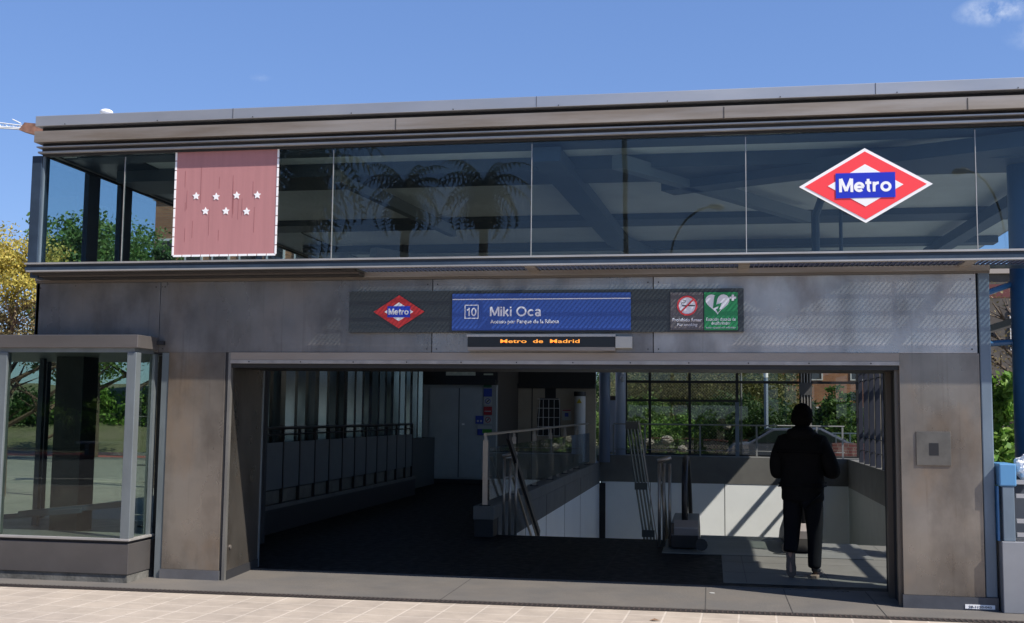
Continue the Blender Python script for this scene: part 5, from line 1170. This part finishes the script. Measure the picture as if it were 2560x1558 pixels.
ghd = 'greenery across the road'
for i in range(12):
    x = -46+i*7.2; T = thing('hedge', 'clipped green hedge section across the road, seen only in reflections', 'hedge', (x, -36, -.1), ghd)
    MB().box(x-3.3, x+3.3, -36.7, -35.4, -.1, 1.3).build('core', mat('hedge_core', (.03, .05, .02), .9), T)
    leaves([(x-2.2, -36, .9, 1.6, 1.0, 1.1), (x, -36, 1.1, 1.6, 1.0, 1.2), (x+2.2, -36, .9, 1.6, 1.0, 1.1)], 3500, .12, LS, 'foliage', T)
for i, (x, y, h, r) in enumerate(((-52, -52, 8, 5), (-40, -50, 7, 5), (-30, -53, 9, 5), (-20, -50, 6.5, 4.5), (-27, -42, 9, 4.5))):
    tree('leafy tree across the road, mirrored in the kiosk glass', x, y, -.1, h, r, LG if i % 2 else LD, 5000, .3, ghd)
for i in range(6):
    x = -36+i*5.0; T = thing('hedge', ('%s tall green hedge section behind the side road, left of the station' % ('outermost', 'second outermost', 'third outermost', 'fourth outermost', 'fifth outermost', 'innermost')[i]), 'hedge', (x, 35, -.1), 'hedge behind the side road')
    MB().box(x-2.4, x+2.4, 34.6, 35.3, -.1, 1.5).build('core', mat('hedge_core', (.03, .05, .02), .9), T)
    leaves([(x-1.3, 35, 1.3, 1.5, .9, 1.5), (x+1.3, 35, 1.3, 1.5, .9, 1.5)], 9000, .09, LS if i in (2, 3, 4) else LD, 'foliage', T)
block('tall dark block added behind the viewer, mirrored at the left to darken the facade', -75, F(655, 500, 46).x, -46, 24, mat('added_block_dark', (.05, .045, .04), .8, var=.3, scale=.4), None, 6, 14, 8)  # added block out of view, gives the left facade a dark reflection
bn = thing('street_bench', 'long pale bench by the far kerb mirrored in the kiosk glass', 'bench', (-20, -28, 0))
MB().box(-23, -17.5, -28.4, -27.9, .40, .48).build('seat', mat('bench_white', (.5, .5, .5), .6), bn)
for x in (-22.6, -20.2, -17.9): MB().box(x-.08, x+.08, -28.35, -27.95, -.02, .40).build('leg', M_POSTG, bn)
op = MB().box(-21.2, -20.2, -33.4, -32.4, -.1, 5.0); op.box(-22, -19.4, -33.5, -32.3, 5.0, 5.3)
tag(op.build('orange_pillar', mat('orange_paint', (.6, .25, .06), .6), None, org=Vector((-20.7, -33, 0))), 'orange pillar across the road mirrored in the kiosk glass', 'pillar')

# ------------------------------------------------------------------ person
def skin(name, verts, edges, radii, m, parent, root=0, lv=2):
    me = bpy.data.meshes.new(name); me.from_pydata([tuple(v) for v in verts], edges, []); ob = bpy.data.objects.new(name, me); C.objects.link(ob)
    sk = ob.modifiers.new('s', 'SKIN'); sk.use_smooth_shade = True
    for i, sv in enumerate(me.skin_vertices[0].data):
        r = radii[i]; sv.radius = r if isinstance(r, tuple) else (r, r); sv.use_root = (i == root)
    sb_ = ob.modifiers.new('d', 'SUBSURF'); sb_.levels = lv; sb_.render_levels = lv
    dg = bpy.context.evaluated_depsgraph_get(); me2 = bpy.data.meshes.new_from_object(ob.evaluated_get(dg)); bpy.data.objects.remove(ob)
    me2.name = name; me2.materials.clear(); me2.materials.append(m); me2.polygons.foreach_set('use_smooth', [True]*len(me2.polygons))
    o = bpy.data.objects.new(name, me2); C.objects.link(o)
    if parent: o.parent = parent
    return o
def chain(V, E, Rr, pts, start=None):
    prev = start
    for p in pts:
        V.append(Vector(p[:3])); Rr.append(p[3]); i = len(V)-1
        if prev is not None: E.append((prev, i))
        prev = i
    return prev
PS = thing('person', 'person in black hooded jacket and dark trousers walking in, back turned', 'person', (0, 0, 0))
V, E, Q = [], [], []
chain(V, E, Q, [(0, 0, .96, (.15, .11))])
tp = chain(V, E, Q, [(0, .0, 1.12, (.14, .10)), (0, -.01, 1.32, (.17, .12)), (0, .0, 1.50, (.13, .09)), (0, .03, 1.58, (.06, .06))], 0); 
hd = chain(V, E, Q, [(.0, .05, 1.66, (.07, .085)), (.0, .065, 1.74, (.085, .10)), (.0, .06, 1.81, (.06, .07))], tp)
chain(V, E, Q, [(.0, .165, 1.715, .012)], tp+2)
for s in (-1, 1): chain(V, E, Q, [(s*.092, .05, 1.73, .014)], tp+2)
wr = {}
for s in (-1, 1):
    e = chain(V, E, Q, [(s*.19, .0, 1.49, .062), (s*.27, -.03, 1.30, .05), (s*.30, .0, 1.17, .044), (s*.21, .17, 1.19, .036), (s*.12, .30, 1.23, .027), (s*.095, .345, 1.245, (.03, .018)), (s*.08, .38, 1.255, (.036, .016))], 3)
    for k, (dx, ln) in enumerate(((-.03, .062), (-.01, .072), (.01, .068), (.03, .052))):
        b = Vector((s*.08+dx, .395, 1.255)); chain(V, E, Q, [(b.x, b.y, b.z, .010), (b.x, b.y+ln*.45, b.z+.008, .009), (b.x, b.y+ln*.75, b.z+.03, .008), (b.x, b.y+ln*.7, b.z+.055, .0065)], e)
    chain(V, E, Q, [(s*.08-s*.045, .36, 1.27, .011), (s*.08-s*.06, .385, 1.295, .0095), (s*.08-s*.055, .40, 1.32, .008)], e-1)
# legs : left foot trailing on its toe, right foot flat
Lk = [(-.10, .0, .90, .10), (-.115, .01, .72, .085), (-.12, .02, .52, .062), (-.125, -.03, .36, .055), (-.13, -.05, .30, .04), (-.13, -.03, .22, .035), (-.13, -.02, .12, .03), (-.13, -.02, .05, .022)]
Rk = [(.10, .02, .90, .10), (.11, .06, .70, .085), (.11, .10, .50, .062), (.105, .10, .30, .055), (.10, .10, .12, .04), (.10, .13, .06, .035), (.105, .24, .04, .03), (.11, .30, .035, .022)]
chain(V, E, Q, Lk, 0); chain(V, E, Q, Rk, 0)
skin('body', V, E, Q, mat('skin_tone', (.40, .24, .17), .6), PS)
# jacket
JM = mat('black_jacket', (.004, .0042, .005), .85, var=.3, scale=14, bump=.3, bscale=9, spec=.15)
V, E, Q = [], [], []
chain(V, E, Q, [(0, .0, 1.18, (.235, .17))])
chain(V, E, Q, [(0, .0, 1.02, (.235, .17)), (0, .0, .86, (.255, .175)), (0, .0, .79, (.245, .165))], 0)
t2 = chain(V, E, Q, [(0, -.01, 1.34, (.25, .175)), (0, .0, 1.47, (.225, .145)), (0, .01, 1.56, (.14, .11)), (0, .02, 1.655, (.105, .105))], 0)
for s in (-1, 1): chain(V, E, Q, [(s*.20, -.0, 1.45, .105), (s*(.28 if s > 0 else .265), -.03, 1.29, .095), (s*(.34 if s > 0 else .275), .0, 1.12 if s > 0 else 1.10, .085), (s*.23, .16, 1.15, .068), (s*.145, .27, 1.21, .052)], 5)
skin('jacket', V, E, Q, JM, PS)
V, E, Q = [], [], []
chain(V, E, Q, [(-.125, -.02, 1.57, .05), (-.10, -.09, 1.545, .065), (0, -.125, 1.53, .078), (.10, -.09, 1.545, .065), (.125, -.02, 1.57, .05)])
skin('hood', V, E, Q, JM, PS, root=2)
# trousers
TM = mat('dark_trousers', (.0045, .0055, .008), .85, bump=.2, bscale=12, spec=.15)
V, E, Q = [], [], []
chain(V, E, Q, [(0, .0, .95, (.17, .13))])
chain(V, E, Q, [(-.105, .0, .84, .125), (-.115, .01, .68, .112), (-.12, .015, .50, .094), (-.125, -.03, .34, .086), (-.128, -.065, .30, .082), (-.13, -.07, .27, .078)], 0)
chain(V, E, Q, [(.105, .02, .84, .125), (.11, .06, .68, .112), (.11, .09, .48, .092), (.105, .10, .30, .082), (.10, .10, .14, .078), (.10, .10, .09, .074)], 0)
skin('trousers', V, E, Q, TM, PS)
HM = mat('black_hair', (.003, .0028, .0026), .9, bump=.6, bscale=40, spec=.1)
hb2 = bmesh.new(); bmesh.ops.create_icosphere(hb2, subdivisions=4, radius=1)
for v_ in hb2.verts:
    v_.co = v_.co*(1+random.uniform(-.04, .05)); c_ = v_.co; v_.co = Vector((c_.x*(.112+.012*(c_.z < -.2)), c_.y*.125+.035-(.02 if c_.z < 0 else 0), max(c_.z, -.95)*.135+1.745))
dl_ = [v_ for v_ in hb2.verts if v_.co.y > .10 and v_.co.z < 1.79]; bmesh.ops.delete(hb2, geom=dl_, context='VERTS')
me = bpy.data.meshes.new('hair'); hb2.to_mesh(me); hb2.free(); me.polygons.foreach_set('use_smooth', [True]*len(me.polygons)); me.materials.append(HM); o = bpy.data.objects.new('hair', me); C.objects.link(o); o.parent = PS
SM = mat('shoe_dark', (.012, .012, .014), .6); SO = mat('shoe_sole_tan', (.17, .13, .10), .8, var=.3, scale=20, bump=.4, bscale=60)
def shoe(loc, rx, sx=1):
    outl = [(-.032, -.12), (.032, -.12), (.042, -.06), (.038, .0), (.05, .09), (.045, .15), (.02, .185), (-.02, .18), (-.045, .14), (-.045, .06), (-.038, 0), (-.042, -.06)]
    mt = Matrix.Translation(loc) @ Matrix.Rotation(rx, 4, 'X') @ Matrix.Scale(1.12, 4)
    b = MB(); b.prism_z(outl, 0, .028); b.v = [tuple(mt @ Vector(v_)) for v_ in b.v]; so2 = b.build('shoe_sole', SO, None, bevel=.006); so2.parent = PS
    VV, EE, QQ = [], [], []
    chain(VV, EE, QQ, [(0, -.07, .085, (.045, .045)), (0, .0, .07, (.045, .042)), (0, .08, .052, (.045, .026)), (0, .14, .045, (.036, .018))])
    up = skin('shoe', [mt @ v_ for v_ in VV], EE, QQ, SM, PS)
shoe(Vector((-.13, -.06, .20)), R(-80)); shoe(Vector((.102, .15, .0)), 0)
PS.location = (.955, 1.62, .004); PS.scale = (.97, 1.02, .975); PS.rotation_euler = (0, 0, R(-14))
